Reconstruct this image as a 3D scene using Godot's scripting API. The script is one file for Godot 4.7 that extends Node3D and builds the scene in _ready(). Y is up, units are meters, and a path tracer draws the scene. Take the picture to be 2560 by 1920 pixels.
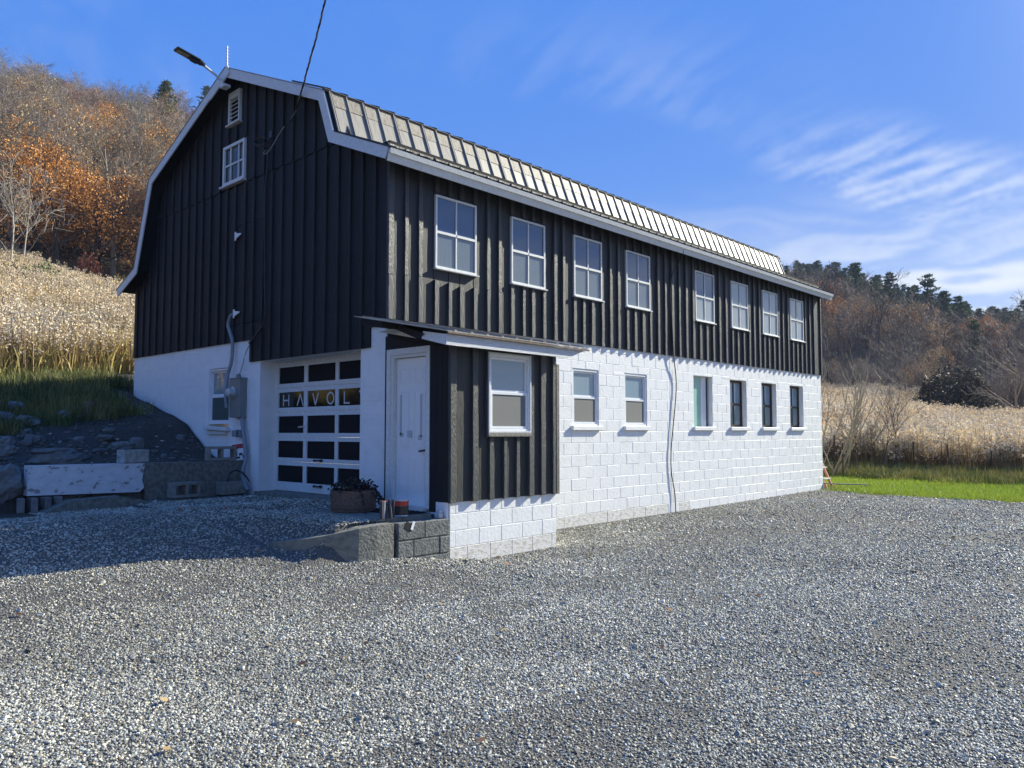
extends Node3D

# ------------------------------------------------------------------ mesh builder
class MB:
	var v := PackedVector3Array()
	var n := PackedVector3Array()
	var c := PackedColorArray()
	var tint := Color(1, 1, 1)
	func tri(a: Vector3, b: Vector3, d: Vector3) -> void:
		var q := (b - a).cross(d - a)
		if q.length_squared() < 1e-16:
			return
		q = q.normalized()
		v.append(a); v.append(d); v.append(b)
		n.append(q); n.append(q); n.append(q)
		c.append(tint); c.append(tint); c.append(tint)
	func quad(a: Vector3, b: Vector3, d: Vector3, e: Vector3) -> void:
		tri(a, b, d)
		tri(a, d, e)
	func stri(a: Vector3, b: Vector3, d: Vector3, na: Vector3, nb: Vector3, nd: Vector3) -> void:
		v.append(a); v.append(d); v.append(b)
		n.append(na); n.append(nd); n.append(nb)
		c.append(tint); c.append(tint); c.append(tint)
	func box(ctr: Vector3, size: Vector3, ch := 0.0, bs := Basis()) -> void:
		var h := size * 0.5
		if ch <= 0.0:
			var p: Array[Vector3] = []
			for i in 8:
				p.append(ctr + bs * Vector3(h.x if i & 1 else -h.x, h.y if i & 2 else -h.y, h.z if i & 4 else -h.z))
			quad(p[4], p[5], p[7], p[6]); quad(p[1], p[0], p[2], p[3])
			quad(p[5], p[1], p[3], p[7]); quad(p[0], p[4], p[6], p[2])
			quad(p[6], p[7], p[3], p[2]); quad(p[0], p[1], p[5], p[4])
			return
		ch = minf(ch, minf(h.x, minf(h.y, h.z)) * 0.9)
		var px: Array[Vector3] = []
		var py: Array[Vector3] = []
		var pz: Array[Vector3] = []
		for i in 8:
			var s := Vector3(1 if i & 1 else -1, 1 if i & 2 else -1, 1 if i & 4 else -1)
			px.append(ctr + bs * Vector3(s.x * h.x, s.y * (h.y - ch), s.z * (h.z - ch)))
			py.append(ctr + bs * Vector3(s.x * (h.x - ch), s.y * h.y, s.z * (h.z - ch)))
			pz.append(ctr + bs * Vector3(s.x * (h.x - ch), s.y * (h.y - ch), s.z * h.z))
		quad(pz[4], pz[5], pz[7], pz[6]); quad(pz[1], pz[0], pz[2], pz[3])
		quad(px[5], px[1], px[3], px[7]); quad(px[0], px[4], px[6], px[2])
		quad(py[6], py[7], py[3], py[2]); quad(py[0], py[1], py[5], py[4])
		quad(px[1], px[5], py[5], py[1]); quad(px[7], px[3], py[3], py[7])
		quad(px[4], px[0], py[0], py[4]); quad(px[2], px[6], py[6], py[2])
		quad(py[4], py[5], pz[5], pz[4]); quad(py[7], py[6], pz[6], pz[7])
		quad(py[1], py[0], pz[0], pz[1]); quad(py[2], py[3], pz[3], pz[2])
		quad(px[5], px[7], pz[7], pz[5]); quad(px[6], px[4], pz[4], pz[6])
		quad(px[3], px[1], pz[1], pz[3]); quad(px[0], px[2], pz[2], pz[0])
		for i in 8:
			if (1 if i & 1 else -1) * (1 if i & 2 else -1) * (1 if i & 4 else -1) > 0:
				tri(px[i], py[i], pz[i])
			else:
				tri(px[i], pz[i], py[i])
	func span(a: Vector3, b: Vector3, ch := 0.0) -> void:
		box((a + b) * 0.5, (b - a).abs(), ch)
	# a straight bar of rectangular section from a to b; up hints its height side
	func bar(a: Vector3, b: Vector3, w: float, h: float, up := Vector3.UP, ch := 0.0) -> void:
		var z := (b - a).normalized()
		var x := up.cross(z).normalized()
		var y := z.cross(x)
		box((a + b) * 0.5, Vector3(w, h, a.distance_to(b)), ch, Basis(x, y, z))
	func tube(pts: PackedVector3Array, rad: PackedFloat32Array, sides: int, cap := true) -> void:
		var rings: Array[PackedVector3Array] = []
		var norms: Array[PackedVector3Array] = []
		var ref := Vector3.UP
		for i in pts.size():
			var t := (pts[mini(i + 1, pts.size() - 1)] - pts[maxi(i - 1, 0)]).normalized()
			if absf(t.dot(ref)) > 0.9:
				ref = Vector3.RIGHT if absf(t.x) < 0.7 else Vector3.BACK
			var x := ref.cross(t).normalized()
			var y := t.cross(x)
			var r := PackedVector3Array()
			var m := PackedVector3Array()
			for k in sides:
				var a := TAU * k / sides
				var q := x * cos(a) + y * sin(a)
				m.append(q)
				r.append(pts[i] + q * rad[i])
			rings.append(r)
			norms.append(m)
		for i in pts.size() - 1:
			for k in sides:
				var l := (k + 1) % sides
				stri(rings[i][k], rings[i][l], rings[i + 1][l], norms[i][k], norms[i][l], norms[i + 1][l])
				stri(rings[i][k], rings[i + 1][l], rings[i + 1][k], norms[i][k], norms[i + 1][l], norms[i + 1][k])
		if cap:
			for k in sides - 2:
				tri(rings[0][0], rings[0][k + 2], rings[0][k + 1])
				var e := rings.size() - 1
				tri(rings[e][0], rings[e][k + 1], rings[e][k + 2])
	func lathe(prof: PackedVector2Array, sides: int, at := Vector3.ZERO) -> void:
		for i in prof.size() - 1:
			var e := prof[i + 1] - prof[i]
			var m := Vector2(e.y, -e.x).normalized()
			for k in sides:
				var a := TAU * k / sides
				var b := TAU * (k + 1) / sides
				var da := Vector3(cos(a), 0, -sin(a))
				var db := Vector3(cos(b), 0, -sin(b))
				var p0 := at + da * prof[i].x + Vector3.UP * prof[i].y
				var p1 := at + db * prof[i].x + Vector3.UP * prof[i].y
				var p2 := at + db * prof[i + 1].x + Vector3.UP * prof[i + 1].y
				var p3 := at + da * prof[i + 1].x + Vector3.UP * prof[i + 1].y
				var na := da * m.x + Vector3.UP * m.y
				var nb := db * m.x + Vector3.UP * m.y
				if prof[i].x > 1e-5:
					stri(p0, p1, p2, na, nb, nb)
				if prof[i + 1].x > 1e-5:
					stri(p0, p2, p3, na, nb, na)
	# star-shaped polygon seen from its first corner, extruded; f maps (u, v, depth) to 3D
	func prism(poly: PackedVector2Array, f: Callable, d0: float, d1: float) -> void:
		var k := poly.size()
		var a: Array[Vector3] = []
		var b: Array[Vector3] = []
		for p in poly:
			a.append(f.call(p.x, p.y, d0))
			b.append(f.call(p.x, p.y, d1))
		for i in k - 2:
			tri(b[0], b[i + 1], b[i + 2])
			tri(a[0], a[i + 2], a[i + 1])
		for i in k:
			var j := (i + 1) % k
			quad(a[i], a[j], b[j], b[i])
	func mesh() -> ArrayMesh:
		var arr := []
		arr.resize(Mesh.ARRAY_MAX)
		arr[Mesh.ARRAY_VERTEX] = v
		arr[Mesh.ARRAY_NORMAL] = n
		arr[Mesh.ARRAY_COLOR] = c
		var m := ArrayMesh.new()
		m.add_surface_from_arrays(Mesh.PRIMITIVE_TRIANGLES, arr)
		return m

# ------------------------------------------------------------------ helpers
const EYE := Vector3(-6.531, 1.569, 8.396)
const BARN_LEN := 14.755
const BARN_W := 8.514
const SID := 3.1
var rng := RandomNumberGenerator.new()
var used := {}
var M := {}
var fn := FastNoiseLite.new()

func rr(a: float, b: float) -> float:
	return rng.randf_range(a, b)

func numbered(nm: String) -> String:
	if not used.has(nm):
		used[nm] = 0
		return nm
	used[nm] += 1
	return "%s_%03d" % [nm, used[nm]]

func tag(o: Node3D, label: String, category: String, group := "", kind := "") -> void:
	if label: o.set_meta("label", label)
	if category: o.set_meta("category", category)
	if group: o.set_meta("group", group)
	if kind: o.set_meta("kind", kind)

func thing(nm: String, label: String, category: String, at := Vector3.ZERO, group := "") -> Node3D:
	var o := Node3D.new()
	o.name = numbered(nm)
	add_child(o)
	o.position = at
	tag(o, label, category, group)
	return o

func part(parent: Node3D, nm: String, src, mat: Material, at := Vector3.ZERO) -> MeshInstance3D:
	var o := MeshInstance3D.new()
	o.mesh = src.mesh() if src is MB else src
	o.material_override = mat
	o.position = at
	o.name = nm
	if parent == self:
		o.name = numbered(nm)
	parent.add_child(o, true)
	return o

func struct(nm: String, src, mat: Material) -> MeshInstance3D:
	var o := part(self, nm, src, mat)
	o.set_meta("kind", "structure")
	return o

func holder(parent: Node3D, nm: String) -> Node3D:
	var o := Node3D.new()
	o.name = nm
	parent.add_child(o, true)
	return o

func lin(r: float, g: float, b: float) -> Color:
	return Color(r, g, b).linear_to_srgb()

func mat(nm: String, r: float, g: float, b: float, rough := 0.7, metal := 0.0) -> StandardMaterial3D:
	var m := StandardMaterial3D.new()
	m.resource_name = nm
	m.albedo_color = lin(r, g, b)
	m.roughness = rough
	m.metallic = metal
	m.vertex_color_use_as_albedo = true
	M[nm] = m
	return m

# seamless noise picture, mapped between colours (linear) at stops
func tex(sd: int, freq: float, oct: int, stops: Array, cols: Array, size := 256, kind := FastNoiseLite.TYPE_SIMPLEX_SMOOTH) -> ImageTexture:
	var f := FastNoiseLite.new()
	f.seed = sd
	f.noise_type = kind
	f.frequency = freq
	f.fractal_octaves = oct
	f.fractal_type = FastNoiseLite.FRACTAL_FBM
	if kind == FastNoiseLite.TYPE_CELLULAR:
		f.cellular_return_type = FastNoiseLite.RETURN_CELL_VALUE
		f.fractal_type = FastNoiseLite.FRACTAL_NONE if oct < 2 else FastNoiseLite.FRACTAL_FBM
	var im := f.get_seamless_image(size, size, false, false, 0.2, true)
	im.convert(Image.FORMAT_L8)
	var d := im.get_data()
	var lut: Array[Color] = []
	var g := Gradient.new()
	g.offsets = PackedFloat32Array(stops)
	var cc := PackedColorArray()
	var gain := 1.0
	for x in cols:
		cc.append(x if x is Color else Color(x, x, x))
		gain = maxf(gain, maxf(cc[-1].r, maxf(cc[-1].g, cc[-1].b)))
	for i in cc.size(): cc[i] = Color(cc[i].r / gain, cc[i].g / gain, cc[i].b / gain)
	g.colors = cc
	for i in 256:
		lut.append(g.sample(i / 255.0).linear_to_srgb())
	var o := PackedByteArray()
	o.resize(size * size * 3)
	for i in size * size:
		var q := lut[d[i]]
		o[i * 3] = int(q.r * 255); o[i * 3 + 1] = int(q.g * 255); o[i * 3 + 2] = int(q.b * 255)
	var t := ImageTexture.create_from_image(Image.create_from_data(size, size, false, Image.FORMAT_RGB8, o))
	t.set_meta("gain", gain)
	return t

func hmap(sd: int, freq: float, oct: int, size := 256, kind := FastNoiseLite.TYPE_SIMPLEX_SMOOTH) -> ImageTexture:
	return tex(sd, freq, oct, [0.0, 1.0], [Color(0, 0, 0), Color(1, 1, 1)], size, kind)

func triplanar(m: StandardMaterial3D, scale: Vector3, albedo: Texture2D, height: Texture2D = null, cm := 0.3) -> StandardMaterial3D:
	m.uv1_triplanar = true
	m.uv1_world_triplanar = true
	m.uv1_scale = scale
	if albedo:
		m.albedo_texture = albedo
		var g: float = albedo.get_meta("gain", 1.0)
		var c := m.albedo_color.srgb_to_linear()
		m.albedo_color = Color(c.r * g, c.g * g, c.b * g).linear_to_srgb()
	if height:
		m.heightmap_enabled = true
		m.heightmap_texture = height
		m.heightmap_scale = cm
	return m

func V(x: float, y: float, z: float) -> Vector3:
	return Vector3(x, y, z)

func pline(x: float, xs: Array, ys: Array) -> float:
	if x <= xs[0]: return ys[0]
	for i in xs.size() - 1:
		if x <= xs[i + 1]:
			return lerpf(ys[i], ys[i + 1], (x - xs[i]) / (xs[i + 1] - xs[i]))
	return ys[-1]

# ------------------------------------------------------------------ the lie of the land
const AZ := [-180.0, -60.0, 5.0, 28.0, 46.0, 66.0, 80.0, 105.0, 135.0, 180.0]
const HR := [
	[20.0, 60.0, 140.0, 260.0, 420.0], [14.0, 24.0, 60.0, 190.0, 300.0], [14.0, 22.0, 56.0, 180.0, 300.0], [14.0, 22.0, 58.0, 180.0, 300.0], [25.0, 40.0, 70.0, 220.0, 330.0],
	[27.0, 36.0, 80.0, 250.0, 340.0], [25.0, 34.0, 78.0, 250.0, 340.0], [25.0, 60.0, 120.0, 260.0, 380.0], [25.0, 70.0, 130.0, 260.0, 400.0], [20.0, 60.0, 140.0, 260.0, 420.0]]
const HY := [
	[0.0, 0.2, 1.0, 6.0, 14.0], [0.5, 1.0, 4.0, 22.0, 34.0], [2.0, 3.0, 11.3, 67.0, 96.0], [2.1, 3.1, 11.2, 63.0, 88.0], [1.8, 3.5, 9.5, 52.0, 74.0],
	[0.05, 0.6, 4.3, 41.0, 50.0], [-0.1, 0.2, 2.2, 21.0, 26.0], [-0.1, -0.2, 0.0, 2.0, 5.0], [0.0, 0.0, 0.0, 1.0, 4.0], [0.0, 0.2, 0.5, 2.0, 6.0]]

func far_height(x: float, z: float) -> float:
	var dx := x - EYE.x
	var dz := z - EYE.z
	var r := sqrt(dx * dx + dz * dz)
	var a := rad_to_deg(atan2(dx, -dz))
	for i in AZ.size() - 1:
		if a <= AZ[i + 1]:
			var t: float = smoothstep(0.0, 1.0, (a - AZ[i]) / (AZ[i + 1] - AZ[i]))
			return lerpf(pline(r, HR[i], HY[i]), pline(r, HR[i + 1], HY[i + 1]), t)
	return pline(r, HR[0], HY[0])

const RW_A := Vector2(0.0, -3.72)
const RW_B := Vector2(-3.3, -3.36)

func behind_wall(x: float, z: float) -> float:   # metres behind the retaining wall's face, towards the hill
	return lerpf(RW_A.y, RW_B.y, (x - RW_A.x) / (RW_B.x - RW_A.x)) - z

func lot_height(x: float, z: float) -> float:
	if x > 0.06 and z < 1.2 or x > 0.3:
		return -0.06 * smoothstep(14.0, 4.0, x) * smoothstep(4.0, 0.5, z) if z > -0.1 or x > 14.5 else 0.0
	var y := 0.57 * smoothstep(2.5, -1.5, z) - 0.07 * smoothstep(-1.6, -3.0, z)
	if z > 1.08:
		y *= 1.0 - smoothstep(-1.0, 0.3, x)
	elif x > -2.0:
		y = lerpf(y, maxf(y, 0.545), smoothstep(-2.0, -1.3, x + (1.2 - z) * 0.1))
	return y

func height(x: float, z: float) -> float:
	var lot := lot_height(x, z)
	if x > 0.05 and x < 14.6 and z < -0.1 and z > -8.4:
		return 0.0
	var y := lot
	var d := behind_wall(x, z) - 0.17
	if x < 0.05 and d > 0.0:
		var t := clampf(-x / 3.0, 0.0, 1.3)
		var p := lerpf(pline(d, [0.0, 0.9, 1.5, 2.1, 4.8, 9.0], [1.05, 1.12, 1.38, 1.72, 2.1, 2.5]), pline(d, [0.0, 2.0, 5.0, 9.0], [1.0, 1.25, 1.8, 2.35]), t)
		if x < -3.3:
			p = lerpf(p, lerpf(lot, p, smoothstep(0.0, 2.0, d)), smoothstep(-3.3, -3.9, x))
		p += 0.05 * fn.get_noise_2d(x * 60.0, z * 60.0) * smoothstep(0.2, 0.8, d)
		y = p
	elif x < 0.3 and z < -9.0:
		y = 2.3
	var dx := x - EYE.x
	var dz := z - EYE.z
	var r := sqrt(dx * dx + dz * dz)
	var a := rad_to_deg(atan2(dx, -dz))
	var r0 := lerpf(14.5, 19.0, smoothstep(20.0, 60.0, a))
	var w := smoothstep(r0, r0 + 7.0, r)
	if z < -8.4:
		w = maxf(w, smoothstep(-8.4, -10.5, z) if x > 0.05 else 0.0)
	if w <= 0.0:
		return y
	var f := far_height(x, z) + fn.get_noise_2d(x * 2.5, z * 2.5) * minf(r * 0.012, 2.2) * smoothstep(20.0, 60.0, r)
	return lerpf(y, f, w)

func polar(az: float, r: float, lift := 0.0) -> Vector3:
	var a := deg_to_rad(az)
	var x := EYE.x + sin(a) * r
	var z := EYE.z - cos(a) * r
	return Vector3(x, height(x, z) + lift, z)

func is_gravel(x: float, z: float) -> bool:
	if behind_wall(x, z) > 0.1 and x < 0.05: return false
	if x < -3.3 and z < -2.4 + (x + 3.3) * 0.12: return false
	var edge := 14.35 + 0.45 * fn.get_noise_2d(z * 35.0, 7.0) - 0.03 * z
	return x < edge

# ------------------------------------------------------------------ start
func _ready() -> void:
	rng.seed = 7
	fn.seed = 3
	fn.frequency = 0.02
	fn.fractal_octaves = 3
	var cam := Camera3D.new()
	cam.name = "camera"
	cam.fov = 52.207
	cam.near = 0.05
	cam.far = 2000.0
	cam.position = EYE
	cam.rotation = Vector3(0.0604, -0.819, 0.0)
	add_child(cam)
	cam.current = true
	make_sky()
	var sun := DirectionalLight3D.new()
	sun.name = "sun"
	sun.light_color = Color(1.0, 0.985, 0.90)
	sun.light_energy = 1.6
	sun.light_angular_distance = 0.55
	sun.shadow_enabled = true
	add_child(sun)
	sun.look_at_from_position(Vector3(3.87, 2.25, 1.0) * 10.0, Vector3.ZERO)
	make_materials()
	build_ground()
	build_barn()
	build_porch()
	build_fittings()
	build_yard()
	build_gravel()
	build_plants()
	build_trees()

func make_sky() -> void:
	var W := 2048
	var H := 1024
	var cn := FastNoiseLite.new()
	cn.seed = 11
	cn.frequency = 1.0
	cn.fractal_octaves = 6
	cn.fractal_gain = 0.58
	var cw := FastNoiseLite.new()
	cw.seed = 5
	cw.frequency = 0.5
	cw.fractal_octaves = 3
	var sun := Vector3(3.87, 2.25, 1.0).normalized()
	var data := PackedFloat32Array()
	data.resize(W * H * 3)
	var k := 0
	for j in H:
		var el := PI * (0.5 - (j + 0.5) / H)
		var y := sin(el)
		var cy := cos(el)
		for i in W:
			var az := TAU * (i + 0.5) / W
			var d := Vector3(sin(az) * cy, y, -cos(az) * cy)
			var cs := d.dot(sun)
			var col: Vector3
			if y < 0.0:
				col = Vector3(0.16, 0.16, 0.16)
			else:
				var hz := exp(-y * 7.0)
				col = Vector3(0.026, 0.120, 0.415).lerp(Vector3(0.26, 0.39, 0.56), hz)
				# whiter, brighter air round the sun
				var g := exp((cs - 1.0) * 4.0)
				col += Vector3(0.11, 0.105, 0.085) * g * (0.30 + 0.70 * hz) + Vector3(1.6, 1.5, 1.3) * exp((cs - 1.0) * 55.0)
				if y > 0.02:
					var p := Vector2(d.x, d.z) / (y + 0.04)
					# hair-fine streaks all comb the same way; s runs along them, t across
					var s := p.y * 0.92 - p.x * 0.39
					var t := p.x * 0.92 + p.y * 0.39
					var wob := cw.get_noise_2d(s * 1.3, t * 1.3)
					var hair := cn.get_noise_2d(s * 1.5 + wob * 0.6, t * 8.0 + wob * 0.5)
					var puff := cn.get_noise_2d(s * 2.6 + 30.0, t * 2.2 - 12.0)
					var big := cw.get_noise_2d(s * 0.55 + 40.0, t * 0.8 - 9.0)
					var streak := smoothstep(-0.50, 0.60, 1.0 * hair + 0.45 * puff)
					var dens := streak * smoothstep(0.05, 0.6, big) * 0.30
					# a broad plume of high cloud towards the sun with a sharp windward edge, and a fainter one higher up
					var q := p - Vector2(2.98, -0.74)
					var qa := q.x * 0.92 + q.y * 0.39
					var qb := q.y * 0.92 - q.x * 0.39 + wob * 0.10
					var pl := exp(-pow(qa / 0.9, 2.0)) * smoothstep(-1.05, -0.45, qa) * smoothstep(0.42, 0.10, qb) * smoothstep(-0.42 - 0.2 * qa, -0.20 - 0.2 * qa, qb)
					dens = maxf(dens, pl * streak * 0.55)
					q = p - Vector2(1.72, -1.18)
					qa = q.x * 0.92 + q.y * 0.39
					qb = q.y * 0.92 - q.x * 0.39 + wob * 0.10
					pl = exp(-pow(qa / 0.5, 2.0)) * smoothstep(0.45, 0.0, qb) * smoothstep(-0.20, -0.08, qb)
					dens = maxf(dens, pl * streak * 0.13)
					var bands := smoothstep(-0.30, 0.35, cn.get_noise_2d(az * 2.2, el * 26.0 + wob * 1.2))
					var veil := smoothstep(0.31, 0.13, y) * (0.45 + 0.55 * smoothstep(0.30, 0.88, cs)) * (0.30 + 0.70 * bands)
					dens = clampf(maxf(dens, veil), 0.0, 0.95)
					col = col.lerp(Vector3(0.43, 0.455, 0.49) * (0.9 + 0.35 * g), dens)
			data[k] = col.x; data[k + 1] = col.y; data[k + 2] = col.z
			k += 3
	var im := Image.create_from_data(W, H, false, Image.FORMAT_RGBF, data.to_byte_array())
	var pm := PanoramaSkyMaterial.new()
	pm.panorama = ImageTexture.create_from_image(im)
	var sky := Sky.new()
	sky.sky_material = pm
	var e := Environment.new()
	e.background_mode = Environment.BG_SKY
	e.sky = sky
	e.tonemap_mode = Environment.TONE_MAPPER_LINEAR
	e.tonemap_exposure = 2.0
	e.sdfgi_enabled = true
	e.ssao_enabled = true
	e.ssil_enabled = true
	e.fog_enabled = true
	e.fog_density = 0.0003
	e.fog_light_color = Color(0.70, 0.78, 0.90)
	var we := WorldEnvironment.new()
	we.name = "world_environment"
	we.environment = e
	add_child(we)

func make_materials() -> void:
	var m: StandardMaterial3D
	triplanar(mat("white_block", 0.785, 0.785, 0.775, 0.55), V(0.55, 0.55, 0.55), tex(1, 0.012, 5, [0.1, 0.35, 0.6, 0.9], [Color(0.90, 0.90, 0.89), Color(0.96, 0.96, 0.96), Color(0.98, 0.98, 0.98), Color(1, 1, 1)], 512), hmap(2, 0.05, 4, 512), 0.30)
	triplanar(mat("white_block_soiled", 0.70, 0.69, 0.665, 0.65), V(0.8, 2.2, 0.8), tex(41, 0.02, 5, [0.15, 0.4, 0.6, 0.9], [Color(0.66, 0.62, 0.55), Color(0.88, 0.86, 0.82), Color(0.98, 0.98, 0.97), Color(1, 1, 1)], 512), hmap(2, 0.05, 4, 512), 0.35)
	triplanar(mat("white_trim", 0.68, 0.69, 0.68, 0.5), V(2.5, 2.5, 2.5), tex(3, 0.02, 3, [0.2, 0.8], [0.86, 1.0]), hmap(4, 0.04, 3), 0.12)
	triplanar(mat("rough_trim", 0.62, 0.63, 0.63, 0.6), V(0.5, 7.0, 4.0), tex(31, 0.03, 4, [0.1, 0.4, 0.9], [0.72, 0.93, 1.0]), hmap(32, 0.05, 4), 0.35)
	mat("vinyl", 0.74, 0.75, 0.76, 0.35)
	triplanar(mat("black_board", 1.0, 1.0, 1.0, 0.58), V(2.6, 0.16, 2.6), tex(6, 0.035, 4, [0.1, 0.45, 0.62, 0.95], [0.62, 0.9, 1.0, 1.35]), hmap(7, 0.05, 5, 512), 0.6)
	m = M["black_board"]
	m.metallic_specular = 0.56
	triplanar(mat("black_board_rough", 1.0, 1.0, 1.0, 0.55), V(3.4, 0.5, 3.4), tex(8, 0.05, 5, [0.0, 0.35, 0.6, 0.8, 1.0], [0.45, 0.85, 1.0, 2.2, 9.0], 512), hmap(9, 0.06, 5, 512), 1.6)
	m = M["black_board_rough"]
	m.metallic_specular = 0.705
	m = M["black_board"].duplicate()
	m.resource_name = "black_board_gloss"
	m.roughness = 0.5
	m.metallic_specular = 0.705
	M["black_board_gloss"] = m
	m = M["black_board"].duplicate()
	m.resource_name = "black_board_matt"
	m.roughness = 0.68
	m.metallic_specular = 0.40
	M["black_board_matt"] = m
	mat("dark", 0.008, 0.008, 0.010, 0.9)
	mat("black_metal", 0.015, 0.015, 0.018, 0.35)
	mat("cable_black", 0.012, 0.012, 0.014, 0.5)
	mat("cable_grey", 0.25, 0.24, 0.22, 0.5)
	triplanar(mat("galvanised", 0.30, 0.285, 0.262, 0.55, 0.0), V(2.2, 0.22, 0.22), tex(12, 0.03, 4, [0.0, 0.3, 0.55, 0.8], [Color(0.42, 0.36, 0.29), Color(0.74, 0.70, 0.64), Color(0.95, 0.93, 0.90), Color(1, 1, 1)], 512), hmap(13, 0.02, 3), 0.15)
	triplanar(mat("galvanised_stained", 0.285, 0.26, 0.225, 0.6, 0.0), V(1.5, 0.5, 0.5), tex(14, 0.03, 4, [0.15, 0.38, 0.6, 0.9], [Color(0.30, 0.22, 0.15), Color(0.66, 0.58, 0.48), Color(0.95, 0.93, 0.90), Color(1, 1, 1)], 512), hmap(13, 0.02, 3), 0.15)
	mat("roof_edge", 0.05, 0.045, 0.042, 0.6)
	triplanar(mat("rust_metal", 0.16, 0.10, 0.07, 0.7), V(3, 3, 3), tex(15, 0.03, 4, [0.2, 0.7], [0.4, 1.0]))
	m = mat("glass_upper", 0.055, 0.095, 0.175, 0.04)
	m.metallic_specular = 0.9
	m = mat("glass_film", 0.16, 0.19, 0.22, 0.08)
	m.metallic_specular = 0.9
	triplanar(m, V(14, 0.30, 14), tex(16, 0.012, 3, [0.2, 0.6, 0.9], [0.90, 1.0, 1.12]))
	m = mat("glass_pale", 0.30, 0.34, 0.36, 0.05)
	m.metallic_specular = 0.9
	m = mat("glass_room", 0.085, 0.115, 0.110, 0.05)
	m.metallic_specular = 0.9
	m = mat("glass_teal", 0.17, 0.225, 0.225, 0.05)
	m.metallic_specular = 0.9
	m = mat("glass_clear", 0.20, 0.28, 0.325, 0.03)
	m.metallic_specular = 0.9
	m = mat("glass_dark", 0.006, 0.006, 0.007, 0.05)
	m = mat("frosted_green", 0.30, 0.50, 0.42, 0.25)
	triplanar(mat("screen", 0.21, 0.21, 0.195, 0.8), V(6, 40, 6), tex(17, 0.08, 2, [0.2, 0.8], [0.7, 1.0]))
	mat("curtain_pale", 0.42, 0.46, 0.46, 0.8)
	mat("brown_frame", 0.035, 0.022, 0.016, 0.6)
	m = mat("panel_black", 0.007, 0.007, 0.009, 0.8)
	m.metallic_specular = 0.3
	mat("letter", 0.55, 0.56, 0.58, 0.5)
	mat("meter_grey", 0.17, 0.19, 0.19, 0.45)
	mat("conduit_grey", 0.20, 0.23, 0.27, 0.4)
	m = mat("meter_glass", 0.45, 0.46, 0.46, 0.05)
	m.metallic_specular = 0.8
	mat("steel", 0.6, 0.61, 0.62, 0.3, 0.6)
	m = mat("lens", 0.32, 0.30, 0.22, 0.15)
	triplanar(mat("concrete", 0.22, 0.22, 0.20, 0.85), V(0.8, 0.8, 0.8), tex(18, 0.025, 5, [0.1, 0.4, 0.65, 0.95], [Color(0.42, 0.42, 0.38), Color(0.68, 0.68, 0.63), Color(0.85, 0.85, 0.81), Color(1.05, 1.05, 1.0)], 512), hmap(19, 0.06, 5, 512), 0.8)
	m = M["concrete"].duplicate()
	m.resource_name = "concrete_pale"
	m.albedo_color = lin(0.46, 0.47, 0.46)
	M["concrete_pale"] = m
	triplanar(mat("cinder", 0.27, 0.255, 0.22, 0.9), V(1.2, 1.2, 1.2), tex(20, 0.03, 5, [0.1, 0.5, 0.9], [0.6, 0.9, 1.05]), hmap(21, 0.12, 4, 512), 0.6)
	triplanar(mat("peeling_paint", 1, 1, 1, 0.75), V(0.55, 0.9, 0.55), tex(22, 0.018, 5, [0.14, 0.22, 0.25, 0.9], [Color(0.20, 0.20, 0.18), Color(0.26, 0.26, 0.24), Color(0.55, 0.57, 0.60), Color(0.66, 0.68, 0.71)], 512), hmap(19, 0.06, 5, 512), 0.5)
	triplanar(mat("stone", 1, 1, 1, 0.85), V(1.5, 1.5, 1.5), tex(23, 0.03, 5, [0.1, 0.5, 0.9], [0.55, 0.9, 1.1]), hmap(24, 0.05, 4), 0.6)
	triplanar(mat("gravel", 0.115, 0.108, 0.096, 0.85), V(0.9, 0.9, 0.9), tex(25, 0.11, 3, [0.15, 0.4, 0.6, 0.8, 0.95], [0.2, 0.6, 1.0, 1.6, 2.8], 512), hmap(26, 0.11, 3, 512), 3.0)
	m = mat("pebble", 1, 1, 1, 0.6)
	m.metallic_specular = 0.5
	triplanar(mat("dirt", 0.050, 0.040, 0.032, 0.95), V(0.7, 0.7, 0.7), tex(27, 0.04, 5, [0.1, 0.5, 0.9], [0.4, 0.9, 1.6], 512), hmap(28, 0.05, 5, 512), 4.0)
	triplanar(mat("meadow_soil", 1, 1, 1, 0.95), V(0.25, 0.25, 0.25), tex(29, 0.04, 5, [0.1, 0.5, 0.9], [0.55, 0.9, 1.3], 512))
	m = mat("grass", 1, 1, 1, 0.6)
	m.backlight_enabled = true
	m.backlight = Color(0.7, 0.7, 0.7)
	m = mat("dry", 1, 1, 1, 0.85)
	m.backlight_enabled = true
	m.backlight = Color(0.6, 0.6, 0.6)
	m = mat("leaf", 1, 1, 1, 0.7)
	m.backlight_enabled = true
	m.backlight = Color(0.6, 0.6, 0.6)
	mat("bark", 1, 1, 1, 0.9)
	triplanar(mat("old_wood", 0.20, 0.15, 0.10, 0.8), V(4, 0.6, 4), tex(30, 0.04, 4, [0.1, 0.9], [0.5, 1.1]))
	mat("red_paint", 0.45, 0.03, 0.02, 0.4)
	mat("orange_wood", 0.42, 0.13, 0.07, 0.6)


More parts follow.
